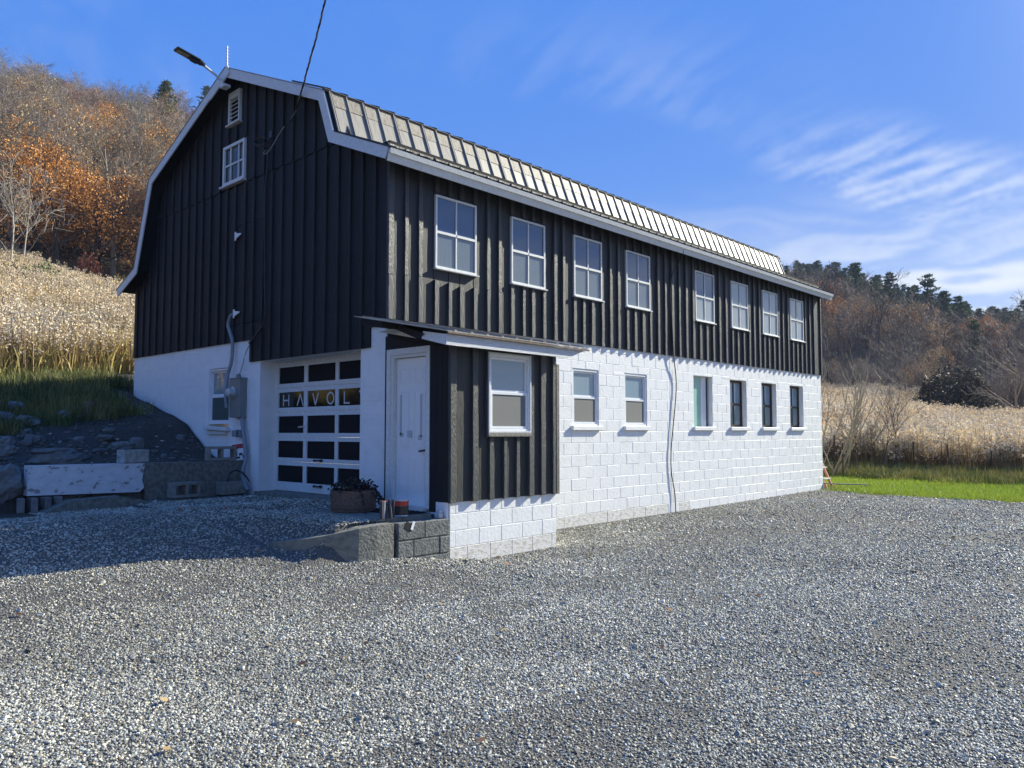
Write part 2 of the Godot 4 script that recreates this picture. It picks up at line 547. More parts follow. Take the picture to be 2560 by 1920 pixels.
# ------------------------------------------------------------------ ground
func build_ground() -> void:
	var zones := {"gravel_lot": MB.new(), "dirt_mound": MB.new(), "lawn": MB.new()}
	var x0 := -17.0
	var z0 := -15.0
	var st := 0.16
	var nx := 244
	var nz := 181
	var hs := PackedFloat32Array()
	hs.resize((nx + 1) * (nz + 1))
	for j in nz + 1:
		for i in nx + 1:
			hs[j * (nx + 1) + i] = height(x0 + i * st, z0 + j * st)
	for j in nz:
		for i in nx:
			var x := x0 + i * st
			var z := z0 + j * st
			if x > 0.3 and x + st < 14.4 and z > -8.0 and z + st < -0.3: continue
			var mb: MB
			if is_gravel(x + st * 0.5, z + st * 0.5): mb = zones["gravel_lot"]
			elif x < 0.1 and z < -3.0 and behind_wall(x, z) < 5.0 and x > -4.2: mb = zones["dirt_mound"]
			else: mb = zones["lawn"]
			mb.tint = Color(1, 1, 1)
			if mb == zones["lawn"]:
				mb.tint = Color(0.040, 0.052, 0.018) if x > 5.0 else Color(0.045, 0.042, 0.022)
			var p: Array[Vector3] = []
			var q: Array[Vector3] = []
			for k in 4:
				var a := i + (k & 1)
				var b := j + (k >> 1)
				p.append(V(x0 + a * st, hs[b * (nx + 1) + a], z0 + b * st))
				var al := hs[b * (nx + 1) + maxi(a - 1, 0)]
				var ar := hs[b * (nx + 1) + mini(a + 1, nx)]
				var bl := hs[maxi(b - 1, 0) * (nx + 1) + a]
				var br := hs[mini(b + 1, nz) * (nx + 1) + a]
				q.append(V((al - ar) / (2 * st), 1.0, (bl - br) / (2 * st)).normalized())
			mb.stri(p[0], p[2], p[1], q[0], q[2], q[1])
			mb.stri(p[1], p[2], p[3], q[1], q[2], q[3])
	struct("gravel_lot", zones["gravel_lot"], M["gravel"])
	struct("dirt_mound", zones["dirt_mound"], M["dirt"])
	struct("lawn", zones["lawn"], M["meadow_soil"])
	# everything farther out, ring by ring
	var mb := MB.new()
	var rs: Array[float] = [4.0, 8.0, 12.0]
	while rs[-1] < 700.0:
		rs.append(rs[-1] * 1.07 + 0.3)
	var nA := 240
	var grid: Array[PackedVector3Array] = []
	for r in rs:
		var row := PackedVector3Array()
		for i in nA + 1:
			var a := TAU * i / nA
			var x := EYE.x + sin(a) * r
			var z := EYE.z - cos(a) * r
			var inside := x > x0 + 0.3 and x < x0 + nx * st - 0.3 and z > z0 + 0.3 and z < z0 + nz * st - 0.3
			row.append(V(x, height(x, z) - (0.35 if inside else 0.03), z))
		grid.append(row)
	for j in rs.size() - 1:
		for i in nA:
			var p := [grid[j][i], grid[j][i + 1], grid[j + 1][i], grid[j + 1][i + 1]]
			var all_in := true
			for q in p:
				if not (q.x > x0 + 0.8 and q.x < x0 + nx * st - 0.8 and q.z > z0 + 0.8 and q.z < z0 + nz * st - 0.8): all_in = false
			if all_in: continue
			var r := rs[j]
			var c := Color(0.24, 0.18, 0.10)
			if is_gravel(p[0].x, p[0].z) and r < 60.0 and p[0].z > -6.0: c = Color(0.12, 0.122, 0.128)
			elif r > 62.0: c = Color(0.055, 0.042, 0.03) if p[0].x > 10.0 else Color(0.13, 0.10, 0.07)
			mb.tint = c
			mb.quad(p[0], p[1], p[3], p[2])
	struct("hillside_terrain", mb, M["meadow_soil"])

# ------------------------------------------------------------------ barn
const RAKE := [Vector2(0.34, 5.290), Vector2(-0.911, 5.827), Vector2(-1.179, 6.51), Vector2(-4.19, 7.829), Vector2(-7.27, 6.556), Vector2(-7.897, 4.858), Vector2(-8.77, 4.526)]
const UPPER := [[0.795, 1.613], [2.384, 3.197], [3.962, 4.765], [5.524, 6.327], [8.045, 8.846], [9.635, 10.439], [11.198, 12.010], [12.755, 13.559]]
const LOWER := [[3.969, 4.708, 2.653], [5.512, 6.251, 2.653], [8.008, 8.789, 2.74], [9.594, 10.383, 2.73], [11.16, 11.953, 2.73], [12.748, 13.555, 2.73]]

func on_long(x: float, y: float, d: float) -> Vector3: return V(x, y, d)
func on_gable(u: float, y: float, d: float) -> Vector3: return V(-d, y, -u)

func under_roof(z: float) -> float:   # height of the underside of the roof above depth z
	var y := 0.0
	for i in RAKE.size() - 1:
		var a: Vector2 = RAKE[i]
		var b: Vector2 = RAKE[i + 1]
		if z <= a.x and z >= b.x:
			y = lerpf(a.y, b.y, (z - a.x) / (b.x - a.x))
			var slope: float = absf((b.y - a.y) / (b.x - a.x))
			return y - 0.055 * sqrt(1.0 + slope * slope)
	return 4.6

# boxes filling a rectangle except the holes; f maps (u, y, depth)
func walled(mb: MB, rect: Rect2, holes: Array, f: Callable, d0: float, d1: float) -> void:
	var us := [rect.position.x, rect.end.x]
	var ys := [rect.position.y, rect.end.y]
	for h in holes:
		us.append_array([h.position.x, h.end.x])
		ys.append_array([h.position.y, h.end.y])
	us.sort(); ys.sort()
	for i in us.size() - 1:
		for j in ys.size() - 1:
			if us[i + 1] - us[i] < 1e-4 or ys[j + 1] - ys[j] < 1e-4: continue
			var c := Vector2((us[i] + us[i + 1]) * 0.5, (ys[j] + ys[j + 1]) * 0.5)
			if not rect.has_point(c): continue
			var skip := false
			for h in holes:
				if h.has_point(c): skip = true
			if skip: continue
			mb.prism(PackedVector2Array([Vector2(us[i], ys[j]), Vector2(us[i + 1], ys[j]), Vector2(us[i + 1], ys[j + 1]), Vector2(us[i], ys[j + 1])]), f, d0, d1)

# running-bond blocks over a rectangle, cut round the holes: [centre u, centre y, width, height, face]
func bond(list: Array, rect: Rect2, holes: Array, face: String, phase: float) -> void:
	var k0 := floori((rect.position.y - 1.369) / 0.2032)
	for k in range(k0, k0 + 24):
		var ya := maxf(1.369 + k * 0.2032, rect.position.y)
		var yb := minf(1.369 + (k + 1) * 0.2032, rect.end.y)
		if yb - ya < 0.03: continue
		var u := phase + (0.2032 if k & 1 else 0.0)
		u -= 0.4064 * ceilf((u - rect.position.x) / 0.4064)
		while u < rect.end.x:
			var cuts := [[maxf(u, rect.position.x), minf(u + 0.4064, rect.end.x), ya, yb]]
			for h in holes:
				var nxt := []
				for c in cuts:
					if c[1] <= h.position.x or c[0] >= h.end.x or c[3] <= h.position.y or c[2] >= h.end.y:
						nxt.append(c)
						continue
					if c[2] < h.position.y: nxt.append([c[0], c[1], c[2], h.position.y])
					if c[3] > h.end.y: nxt.append([c[0], c[1], h.end.y, c[3]])
					var m0: float = maxf(c[2], h.position.y)
					var m1: float = minf(c[3], h.end.y)
					if c[0] < h.position.x: nxt.append([c[0], h.position.x, m0, m1])
					if c[1] > h.end.x: nxt.append([h.end.x, c[1], m0, m1])
				cuts = nxt
			for c in cuts:
				if c[1] - c[0] > 0.03 and c[3] - c[2] > 0.03:
					list.append([(c[0] + c[1]) * 0.5, (c[2] + c[3]) * 0.5, c[1] - c[0], c[3] - c[2], face])
			u += 0.4064

func lay_blocks(list: Array, hold: Node3D, m: Material, most: int, off := Vector3.ZERO) -> void:
	var score := func(b: Array) -> float:
		var p: Vector3 = on_long(b[0], b[1], 0) if b[4] == "long" else on_gable(b[0], b[1], 0)
		var d := EYE - p
		var cs: float = absf(d.z if b[4] == "long" else d.x) / d.length()
		return b[2] * b[3] * cs / d.length_squared()
	for b in list: b.append(score.call(b))
	list.sort_custom(func(a, b): return a[5] > b[5])
	var shared := {}
	var rest := MB.new()
	for i in list.size():
		var b: Array = list[i]
		var at: Vector3 = on_long(b[0], b[1], 0.0) if b[4] == "long" else on_gable(b[0], b[1], 0.0)
		at += off
		var tilt := V(rr(-0.004, 0.004), rr(-0.003, 0.003), rr(-0.003, 0.003))
		var push := rr(-0.0025, 0.0015)
		at += V(0, 0, push) if b[4] == "long" else V(-push, 0, 0)
		var size: Vector3 = V(b[2] - 0.0055, b[3] - 0.0055, 0.03) if b[4] == "long" else V(0.03, b[3] - 0.0055, b[2] - 0.0055)
		var back := V(0, 0, -0.015) if b[4] == "long" else V(0.015, 0, 0)
		if i < most:
			var key := "%s %.3f %.3f" % [b[4], b[2], b[3]]
			if not shared.has(key):
				var mb := MB.new()
				mb.box(back, size, 0.0038)
				shared[key] = mb.mesh()
			part(hold, "block", shared[key], M["white_block_soiled"] if b[4] == "long" and b[1] < 0.16 else m, at).rotation = tilt
		else:
			rest.box(at + back, size, 0.0038)
	if rest.v.size():
		part(hold, "far_blocks", rest, m).set_meta("kind", "stuff")

# a rough-sawn batten with uneven edges; f maps (u, y, depth)
func batten(mb: MB, f: Callable, u: float, w: float, y0: float, y1: float, d0: float, d1: float, wane: float) -> void:
	var k := maxi(2, int((y1 - y0) / 0.11))
	var rows := []
	var l := 0.0
	var r := 0.0
	var dd := 0.0
	for i in k + 1:
		l = clampf(l * 0.6 + rr(-wane, wane) * 0.35, -wane, wane)
		r = clampf(r * 0.7 + rr(-wane, wane) * 0.7, -wane, wane)
		dd = clampf(dd * 0.7 + rr(-1, 1) * wane * 0.15, -0.006, 0.006)
		var y := lerpf(y0, y1, float(i) / k)
		rows.append([f.call(u + l, y, d0), f.call(u + l, y, d1 + dd - 0.004), f.call(u + l + 0.006, y, d1 + dd), f.call(u + w + r - 0.006, y, d1 + dd), f.call(u + w + r, y, d1 + dd - 0.004), f.call(u + w + r, y, d0)])
	for i in k:
		for j in 5:
			mb.quad(rows[i][j], rows[i][j + 1], rows[i + 1][j + 1], rows[i + 1][j])
	for e in [0, k]:
		mb.quad(rows[e][0], rows[e][1], rows[e][4], rows[e][5])

func tone(b: float, s: float) -> Color:
	var t := b * exp(rr(-s, s))
	return Color(t * 0.94, t, t * 1.14)

func frame_bars(mb: MB, f: Callable, a: float, b: float, y0: float, y1: float, w: float, d0: float, d1: float) -> void:
	for q in [[a, a + w, y0, y1], [b - w, b, y0, y1], [a + w, b - w, y1 - w, y1], [a + w, b - w, y0, y0 + w]]:
		mb.prism(PackedVector2Array([Vector2(q[0], q[2]), Vector2(q[1], q[2]), Vector2(q[1], q[3]), Vector2(q[0], q[3])]), f, d0, d1)

func slab(mb: MB, f: Callable, a: float, b: float, y0: float, y1: float, d0: float, d1: float) -> void:
	mb.prism(PackedVector2Array([Vector2(a, y0), Vector2(b, y0), Vector2(b, y1), Vector2(a, y1)]), f, d0, d1)

# white vinyl double-hung window sitting in a wall
func hung_window(parent: Node3D, f: Callable, a: float, b: float, y0: float, y1: float, d: float, low_mat: Material) -> Node3D:
	var w := holder(parent, "window")
	var mb := MB.new()
	frame_bars(mb, f, a, b, y0, y1, 0.035, d - 0.06, d)
	part(w, "frame", mb, M["vinyl"])
	var ym := lerpf(y0, y1, 0.5)
	for s in 2:
		var lo := y0 + 0.037 if s == 0 else ym + 0.012
		var hi := ym + 0.010 if s == 0 else y1 - 0.037
		var dd := d - 0.012 if s == 0 else d - 0.032
		mb = MB.new()
		frame_bars(mb, f, a + 0.037, b - 0.037, lo, hi, 0.030, dd - 0.02, dd)
		part(w, "sash", mb, M["vinyl"])
		mb = MB.new()
		slab(mb, f, a + 0.068, b - 0.068, lo + 0.031, hi - 0.031, dd - 0.014, dd - 0.010)
		part(w, "pane" if s else "insect_screen", mb, M["glass_clear"] if s else low_mat)
	return w

func build_barn() -> void:
	var barn := thing("barn", "long black board-and-batten barn with gambrel metal roof on white block ground floor", "barn")
	# ---- lower walls
	var lw := holder(barn, "block_wall")
	var lh := []
	for w in LOWER: lh.append(Rect2(w[0], 1.585, w[1] - w[0], w[2] - 1.585))
	var mb := MB.new()
	walled(mb, Rect2(0.33, -0.5, BARN_LEN - 0.33, SID + 0.5), lh, on_long, -0.22, -0.0035)
	var gh := [Rect2(0.61, -0.2, 2.75, 2.916), Rect2(4.38, 1.585, 0.77, 1.09)]
	walled(mb, Rect2(0.006, -0.5, BARN_W - 0.006, SID + 0.5), gh, on_gable, -0.32, -0.0035)
	mb.span(V(BARN_LEN - 0.2, -0.5, -BARN_W), V(BARN_LEN, SID, -0.226))
	mb.span(V(0.33, -0.5, -BARN_W), V(BARN_LEN - 0.21, SID, -BARN_W + 0.2))
	part(lw, "mortar_core", mb, M["white_block"])
	var list := []
	var seam := lh.duplicate()
	seam.append(Rect2(7.045, -0.4, 0.04, 3.5))
	bond(list, Rect2(1.9, -0.26, BARN_LEN - 1.9, SID + 0.26), seam, "long", 3.931)
	bond(list, Rect2(0.0, 2.75, 1.9, 0.35), [], "long", 3.931)
	bond(list, Rect2(3.36, 0.2, BARN_W - 3.36, SID - 0.2), [gh[1], Rect2(3.2, 2.716, 0.48, 0.5)], "gable", 3.36)
	bond(list, Rect2(0.0, 0.2, 0.61, 2.8), [Rect2(0.37, 2.724, 0.4, 0.5)], "gable", 0.2)
	lay_blocks(list, lw, M["white_block"], 300)
	# ---- black siding, long side
	var sl := holder(barn, "side_siding")
	mb = MB.new()
	mb.span(V(0.0, SID + 0.005, -0.16), V(BARN_LEN, 5.55, 0.0))
	mb.span(V(BARN_LEN - 0.16, SID + 0.005, -BARN_W), V(BARN_LEN, 5.1, -0.165))
	part(sl, "sheathing", mb, M["dark"])
	var xs: Array[float] = [-0.045, 0.241, 0.486, 0.752, 1.048, 1.273, 1.556, 1.838, 2.093, 2.36, 2.644, 2.866, 3.137, 3.42, 3.646, 3.935, 4.203, 4.441, 4.745]
	while xs[-1] < 14.4:
		xs.append(xs[-1] + 0.272 + rr(-0.022, 0.022))
	xs[-1] = 14.69
	for i in xs.size() - 1:
		var a := xs[i] + (0.03 if i else 0.0)
		var b := xs[i + 1] + 0.025
		var pieces := [[a, b, SID - 0.01, 5.5]]
		for w in UPPER:
			var nxt := []
			for p in pieces:
				if p[1] <= w[0] or p[0] >= w[1]:
					nxt.append(p)
					continue
				if p[0] < w[0] - 0.01: nxt.append([p[0], w[0], p[2], p[3]])
				if p[1] > w[1] + 0.01: nxt.append([w[1], p[1], p[2], p[3]])
				var m0: float = maxf(p[0], w[0])
				var m1: float = minf(p[1], w[1])
				if p[2] < 3.9: nxt.append([m0, m1, p[2], 3.895])
				if p[3] > 4.97: nxt.append([m0, m1, 4.975, p[3]])
			pieces = nxt
		for p in pieces:
			if p[1] - p[0] < 0.012: continue
			mb = MB.new()
			mb.tint = tone(0.013, 0.25)
			var tilt := rr(-0.018, 0.018)
			mb.box(V((p[0] + p[1]) * 0.5, (p[2] + p[3]) * 0.5, 0.010 + rr(-0.002, 0.002)), V(p[1] - p[0] - 0.003, p[3] - p[2], 0.02), 0.003, Basis(Vector3.UP, tilt))
			part(sl, "board", mb, M["black_board"])
	for i in xs.size():
		var u := xs[i]
		var w := rr(0.062, 0.086)
		if i == 0: w = 0.095
		var spans := [[SID - 0.012 - rr(0, 0.01), 5.48]]
		for q in UPPER:
			if u + w > q[0] - 0.005 and u < q[1] + 0.005:
				if i == 3 or u + w * 0.5 < q[0] + 0.03: u = q[0] - w * 0.15
				spans = [[SID - 0.012, 3.885], [4.985, 5.48]]
		for s in spans:
			var cut: float = s[1]
			var joint: bool = u < 2.3 and s[0] < 3.3
			if joint: cut = 3.70 + rr(-0.03, 0.03)
			mb = MB.new()
			mb.tint = tone(0.018, 0.25)
			batten(mb, on_long, u, w, s[0], cut, 0.016, 0.056 + rr(-0.004, 0.006), 0.004 if joint else 0.009)
			part(sl, "batten", mb, M["black_board_gloss"] if joint else M["black_board_rough"])
			if joint and s[1] > cut + 0.25:
				mb = MB.new()
				mb.tint = tone(0.018, 0.25)
				batten(mb, on_long, u, w * rr(0.9, 1.1), cut + 0.008, s[1], 0.016, 0.054, 0.008)
				part(sl, "batten", mb, M["black_board_rough"])
	# ---- black siding, gable end
	var gs := holder(barn, "gable_siding")
	mb = MB.new()
	var poly := PackedVector2Array([Vector2(0.004, SID)])
	poly.append(Vector2(BARN_W, SID))
	for z in [-8.514, -7.897, -7.27, -4.19, -1.179, -0.911, -0.004]:
		poly.append(Vector2(-z, under_roof(z) - 0.01))
	poly = PackedVector2Array([Vector2(4.19, SID)]) + poly.slice(1) + PackedVector2Array([poly[0]])
	mb.prism(poly, on_gable, -0.16, -0.003)
	walled(mb, Rect2(0.37, 2.74, 3.30, 0.355), [], on_gable, -0.1, -0.003)
	part(gs, "sheathing", mb, M["dark"])
	var zb: Array[float] = [0.0, 0.262, 0.556, 0.848, 1.15, 1.464, 1.775, 2.08, 2.397, 2.708, 3.012, 3.27, 3.593, 3.888, 4.233, 4.527, 4.808, 5.142, 5.464, 5.748, 6.064, 6.391, 6.727, 7.074, 7.4, 7.72, 8.03, 8.34, 8.514]
	var floor_at := func(u: float) -> float: return 3.0 if u < 0.369 else (2.722 if u < 3.68 else SID - 0.008)
	for i in zb.size() - 1:
		var cutu := [zb[i], zb[i + 1]]
		for c in [0.37, 3.68, 4.19, 3.35]:
			if c > zb[i] + 0.02 and c < zb[i + 1] - 0.02: cutu.append(c)
		cutu.sort()
		for j in cutu.size() - 1:
			var a: float = cutu[j]
			var b: float = cutu[j + 1]
			var m := (a + b) * 0.5
			var levels := [floor_at.call(m), 5.81]
			if m > 3.35 and m < 4.19: levels = [floor_at.call(m), 3.372, 5.088, 5.81]
			var tops := [under_roof(-a - 0.0) - 0.02, under_roof(-b) - 0.02]
			levels.append(99.0)
			for l in levels.size() - 1:
				var y0: float = levels[l] + (0.010 if l else 0.0)
				if l and levels[l] > 5.7: y0 = 5.822
				var ya: float = minf(levels[l + 1], tops[0])
				var yb: float = minf(levels[l + 1], tops[1])
				if ya - y0 < 0.02 and yb - y0 < 0.02: continue
				ya = maxf(ya, y0 + 0.005); yb = maxf(yb, y0 + 0.005)
				mb = MB.new()
				mb.tint = tone(0.017, 0.2)
				var out := 0.022 + (0.010 if y0 > 5.7 else 0.0) + rr(-0.0015, 0.0015)
				var pl := PackedVector2Array([Vector2(a + 0.002, y0), Vector2(b - 0.002, y0), Vector2(b - 0.002, yb)])
				for kz in [1.179, 4.19, 7.27]:
					if kz > a + 0.01 and kz < b - 0.01: pl.append(Vector2(kz, minf(levels[l + 1], under_roof(-kz) - 0.02)))
				pl.append(Vector2(a + 0.002, ya))
				mb.prism(pl, on_gable, 0.0, out)
				part(gs, "board", mb, M["black_board_matt"])
		if i == 0: continue
		var u := zb[i]
		var w := rr(0.052, 0.070)
		var top := minf(under_roof(-u + w * 0.5), under_roof(-u - w * 0.5)) - 0.02
		var lv := [floor_at.call(u), 5.81]
		if u > 3.5 and u < 4.25: lv = [floor_at.call(u), 3.372, 5.088, 5.81]
		lv.append(99.0)
		for l in lv.size() - 1:
			var y0: float = lv[l] + (0.010 if l else 0.0)
			if lv[l] > 5.7: y0 = 5.822
			var y1: float = minf(lv[l + 1], top)
			if y1 - y0 < 0.05: continue
			var rects := [[y0, y1]]
			for h in [[3.88, 4.72, 5.82, 6.62], [4.06, 4.50, 6.88, 7.55]]:
				if u > h[0] and u < h[1]:
					var nr := []
					for r in rects:
						if r[1] <= h[2] or r[0] >= h[3]: nr.append(r)
						else:
							if r[0] < h[2] - 0.03: nr.append([r[0], h[2]])
							if r[1] > h[3] + 0.03: nr.append([h[3], r[1]])
					rects = nr
			for r in rects:
				mb = MB.new()
				mb.tint = tone(0.020, 0.2)
				var o := 0.010 if y0 > 5.7 else 0.0
				mb.box(on_gable(u, (r[0] + r[1]) * 0.5, 0.037 + o), V(0.038, r[1] - r[0], w), 0.003)
				part(gs, "batten", mb, M["black_board_matt"])
	mb = MB.new()
	mb.bar(V(-0.02, 3.69, 0.028), V(-0.02, 3.01, 0.028), 0.08, 0.03, Vector3.RIGHT)
	# ---- strap hinges of the loft door
	for y in [4.92, 3.575]:
		mb = MB.new()
		mb.box(on_gable(4.165, y, 0.062), V(0.012, 0.15, 0.045), 0.003)
		mb.prism(PackedVector2Array([Vector2(4.142, y - 0.045), Vector2(3.97, y + 0.004), Vector2(3.97, y + 0.022), Vector2(4.142, y + 0.045)]), on_gable, 0.056, 0.068)
		part(barn, "hinge", mb, M["vinyl"])
	build_openings(barn)
	build_roof(barn)

func build_openings(barn: Node3D) -> void:
	var mb: MB
	# upper windows
	for i in UPPER.size():
		var w := holder(barn, "window")
		var a: float = UPPER[i][0]
		var b: float = UPPER[i][1]
		mb = MB.new()
		frame_bars(mb, on_long, a, b, 3.905, 4.965, 0.030, 0.0, 0.055)
		part(w, "frame", mb, M["white_trim"])
		var xm := (a + b) * 0.5
		mb = MB.new()
		slab(mb, on_long, xm - 0.011, xm + 0.011, 3.936, 4.934, 0.022, 0.048)
		slab(mb, on_long, a + 0.031, xm - 0.012, 4.408, 4.444, 0.022, 0.054)
		slab(mb, on_long, xm + 0.012, b - 0.031, 4.408, 4.444, 0.022, 0.054)
		part(w, "muntin", mb, M["white_trim"])
		for r in 2:
			for c in 2:
				mb = MB.new()
				var x0 := a + 0.031 if c == 0 else xm + 0.012
				var x1 := xm - 0.012 if c == 0 else b - 0.031
				var y0 := 3.936 if r == 0 else 4.445
				var y1 := 4.407 if r == 0 else 4.934
				var t := rr(-0.004, 0.004)
				mb.box(V((x0 + x1) * 0.5, (y0 + y1) * 0.5, 0.030), V(x1 - x0, y1 - y0, 0.004), 0.0, Basis(Vector3.UP, t) * Basis(Vector3.RIGHT, rr(-0.004, 0.004)))
				part(w, "pane", mb, M["glass_pale"] if i > 4 or (i == 4 and r == 0) else (M["glass_film"] if r == 0 else M["glass_upper"]))
		mb = MB.new()
		mb.box(V(xm + 0.012, 3.893, 0.044), V(b - a + 0.045, 0.020, 0.085), 0.003, Basis(Vector3.RIGHT, 0.10))
		part(w, "sill", mb, M["white_trim"])
	# lower windows
	for i in LOWER.size():
		var a: float = LOWER[i][0]
		var b: float = LOWER[i][1]
		var t: float = LOWER[i][2]
		var w: Node3D
		if i < 2:
			w = hung_window(barn, on_long, a + 0.004, b - 0.004, 1.668, t - 0.004, -0.012, M["screen"])
		elif i == 2:
			w = holder(barn, "window")
			mb = MB.new()
			slab(mb, on_long, a + 0.01, a + 0.49, 1.67, t - 0.01, -0.13, -0.12)
			part(w, "frosted_pane", mb, M["frosted_green"])
			mb = MB.new()
			slab(mb, on_long, a + 0.50, a + 0.68, 1.67, t - 0.01, -0.14, -0.10)
			part(w, "frame", mb, M["vinyl"])
			mb = MB.new()
			slab(mb, on_long, a + 0.69, a + 0.715, 1.67, t - 0.02, -0.12, -0.085)
			part(w, "catch_rail", mb, M["brown_frame"])
			mb = MB.new()
			slab(mb, on_long, a + 0.72, b - 0.005, 1.67, t - 0.01, -0.20, -0.14)
			part(w, "infill", mb, M["white_trim"])
		else:
			w = holder(barn, "window")
			mb = MB.new()
			frame_bars(mb, on_long, a + 0.004, b - 0.004, 1.668, t - 0.004, 0.042, -0.17, -0.11)
			part(w, "frame", mb, M["brown_frame"])
			var xm := (a + b) * 0.5
			mb = MB.new()
			slab(mb, on_long, a + 0.06, b - 0.06, 2.16, 2.21, -0.155, -0.115)
			slab(mb, on_long, xm - 0.013, xm + 0.013, 1.725, 2.159, -0.150, -0.12)
			slab(mb, on_long, xm - 0.013, xm + 0.013, 2.211, t - 0.06, -0.150, -0.12)
			part(w, "muntin", mb, M["brown_frame"])
			for r in 2:
				for c in 2:
					mb = MB.new()
					var x0 := a + 0.06 if c == 0 else xm + 0.014
					var x1 := xm - 0.014 if c == 0 else b - 0.06
					mb.box(V((x0 + x1) * 0.5, 1.94 if r == 0 else (2.211 + t - 0.06) * 0.5, -0.14), V(x1 - x0, 0.43 if r == 0 else t - 2.272, 0.004), 0.0, Basis(Vector3.UP, rr(-0.006, 0.006)))
					part(w, "pane", mb, M["glass_teal"] if r == 0 else M["glass_clear"])
		mb = MB.new()
		mb.box(V((a + b) * 0.5, 1.626, 0.0), V(b - a + 0.10, 0.078, 0.11), 0.008)
		part(w, "sill", mb, M["white_block"])
	# low window in the gable
	var gw := hung_window(barn, on_gable, 4.384, 5.146, 1.70, 2.67, -0.02, M["glass_room"])
	mb = MB.new()
	mb.box(on_gable(4.72, 1.62, 0.03), V(0.14, 0.06, 0.84), 0.006, Basis(Vector3.RIGHT, 0.04))
	mb.box(on_gable(4.765, 1.55, 0.02), V(0.05, 0.07, 0.70), 0.004)
	part(gw, "sill", mb, M["white_trim"])
	# six-light window high in the gable
	var w6 := holder(barn, "window")
	mb = MB.new()
	frame_bars(mb, on_gable, 3.90, 4.66, 5.88, 6.585, 0.052, 0.01, 0.075)
	part(w6, "frame", mb, M["white_trim"])
	mb = MB.new()
	for q in [4.125, 4.405]:
		slab(mb, on_gable, q - 0.014, q + 0.014, 5.934, 6.531, 0.03, 0.062)
	for q in [[3.953, 4.110], [4.140, 4.390], [4.420, 4.607]]:
		slab(mb, on_gable, q[0], q[1], 6.215, 6.245, 0.03, 0.060)
	part(w6, "muntin", mb, M["white_trim"])
	for c in [[3.953, 4.110], [4.140, 4.390], [4.420, 4.607]]:
		for r in [[5.934, 6.214], [6.246, 6.531]]:
			mb = MB.new()
			slab(mb, on_gable, c[0], c[1], r[0], r[1], 0.034, 0.040)
			part(w6, "pane", mb, M["glass_dark"])
	mb = MB.new()
	mb.box(on_gable(4.30, 5.862, 0.06), V(0.10, 0.032, 0.84), 0.004)
	part(w6, "sill", mb, M["white_trim"])
	# louvred vent under the peak
	var vent := holder(barn, "louvre_vent")
	mb = MB.new()
	slab(mb, on_gable, 4.09, 4.12, 6.94, 7.51, 0.02, 0.085)
	slab(mb, on_gable, 4.45, 4.48, 6.94, 7.51, 0.02, 0.085)
	slab(mb, on_gable, 4.121, 4.449, 7.40, 7.51, 0.02, 0.085)
	part(vent, "frame", mb, M["white_trim"])
	for k in 6:
		mb = MB.new()
		mb.box(on_gable(4.285, 6.995 + k * 0.072, 0.055), V(0.062, 0.010, 0.327), 0.0, Basis(Vector3.BACK, 0.75))
		part(vent, "slat", mb, M["white_trim"])
	mb = MB.new()
	mb.box(on_gable(4.29, 6.925, 0.065), V(0.11, 0.028, 0.47), 0.008)
	part(vent, "sill", mb, M["white_trim"])
	# sectional door with three lights a row
	var gd := holder(barn, "garage_door")
	var cols := [[2.519, 3.280], [1.656, 2.420], [0.800, 1.572]]
	var rows := [[2.348, 2.618], [1.955, 2.208], [1.544, 1.817], [1.144, 1.416], [0.755, 1.020]]
	var cut := [2.715, 2.275, 1.885, 1.480, 1.083, 0.612]
	for r in 5:
		mb = MB.new()
		var holes := []
		for c in cols: holes.append(Rect2(c[0], rows[r][0], c[1] - c[0], rows[r][1] - rows[r][0]))
		walled(mb, Rect2(0.66, cut[r + 1] + 0.003, 2.76, cut[r] - cut[r + 1] - 0.006), holes, on_gable, -0.345, -0.300)
		part(gd, "door_section", mb, M["white_trim"])
		for c in cols:
			mb = MB.new()
			slab(mb, on_gable, c[0], c[1], rows[r][0], rows[r][1], -0.335, -0.318)
			part(gd, "pane" if r == 1 else "panel", mb, M["glass_dark"] if r == 1 else M["panel_black"])
	mb = MB.new()
	slab(mb, on_gable, 3.39, 3.42, 0.6, 2.715, -0.299, -0.285)
	part(gd, "door_stop", mb, M["white_trim"])
	# letters on the second row of lights
	var y0 := 1.982
	var y1 := 2.168
	var strokes := {
		"H": [[3.150, y0, 3.150, y1], [2.985, y0, 2.985, y1], [3.139, 2.075, 2.996, 2.075]],
		"A": [[2.735, y0, 2.645, y1], [2.560, y0, 2.645, y1]],
		"V": [[2.290, y1, 2.209, y0], [2.128, y1, 2.209, y0]],
		"L": [[1.437, y0, 1.437, y1], [1.426, y0 + 0.011, 1.305, y0 + 0.011]],
		"Y": [[1.062, y1, 0.985, 2.07], [0.908, y1, 0.985, 2.07], [0.985, y0, 0.985, 2.075]]}
	for k in strokes:
		mb = MB.new()
		var dep := -0.3150
		for s in strokes[k]:
			mb.bar(on_gable(s[0], s[1], dep), on_gable(s[2], s[3], dep), 0.004, 0.024, Vector3.RIGHT.cross((on_gable(s[2], s[3], 0) - on_gable(s[0], s[1], 0)).normalized()))
			dep += 0.0006
		part(gd, "letter", mb, M["letter"])
	mb = MB.new()
	for k in 28:
		var a := TAU * k / 28
		var b := TAU * (k + 1) / 28
		var p := []
		for q in [[a, 0.100], [b, 0.100], [b, 0.075], [a, 0.075]]:
			p.append(Vector2(1.80 + q[1] * cos(q[0]), 2.077 + q[1] * 0.98 * sin(q[0])))
		mb.prism(PackedVector2Array(p), on_gable, -0.317, -0.313)
	part(gd, "letter", mb, M["letter"])
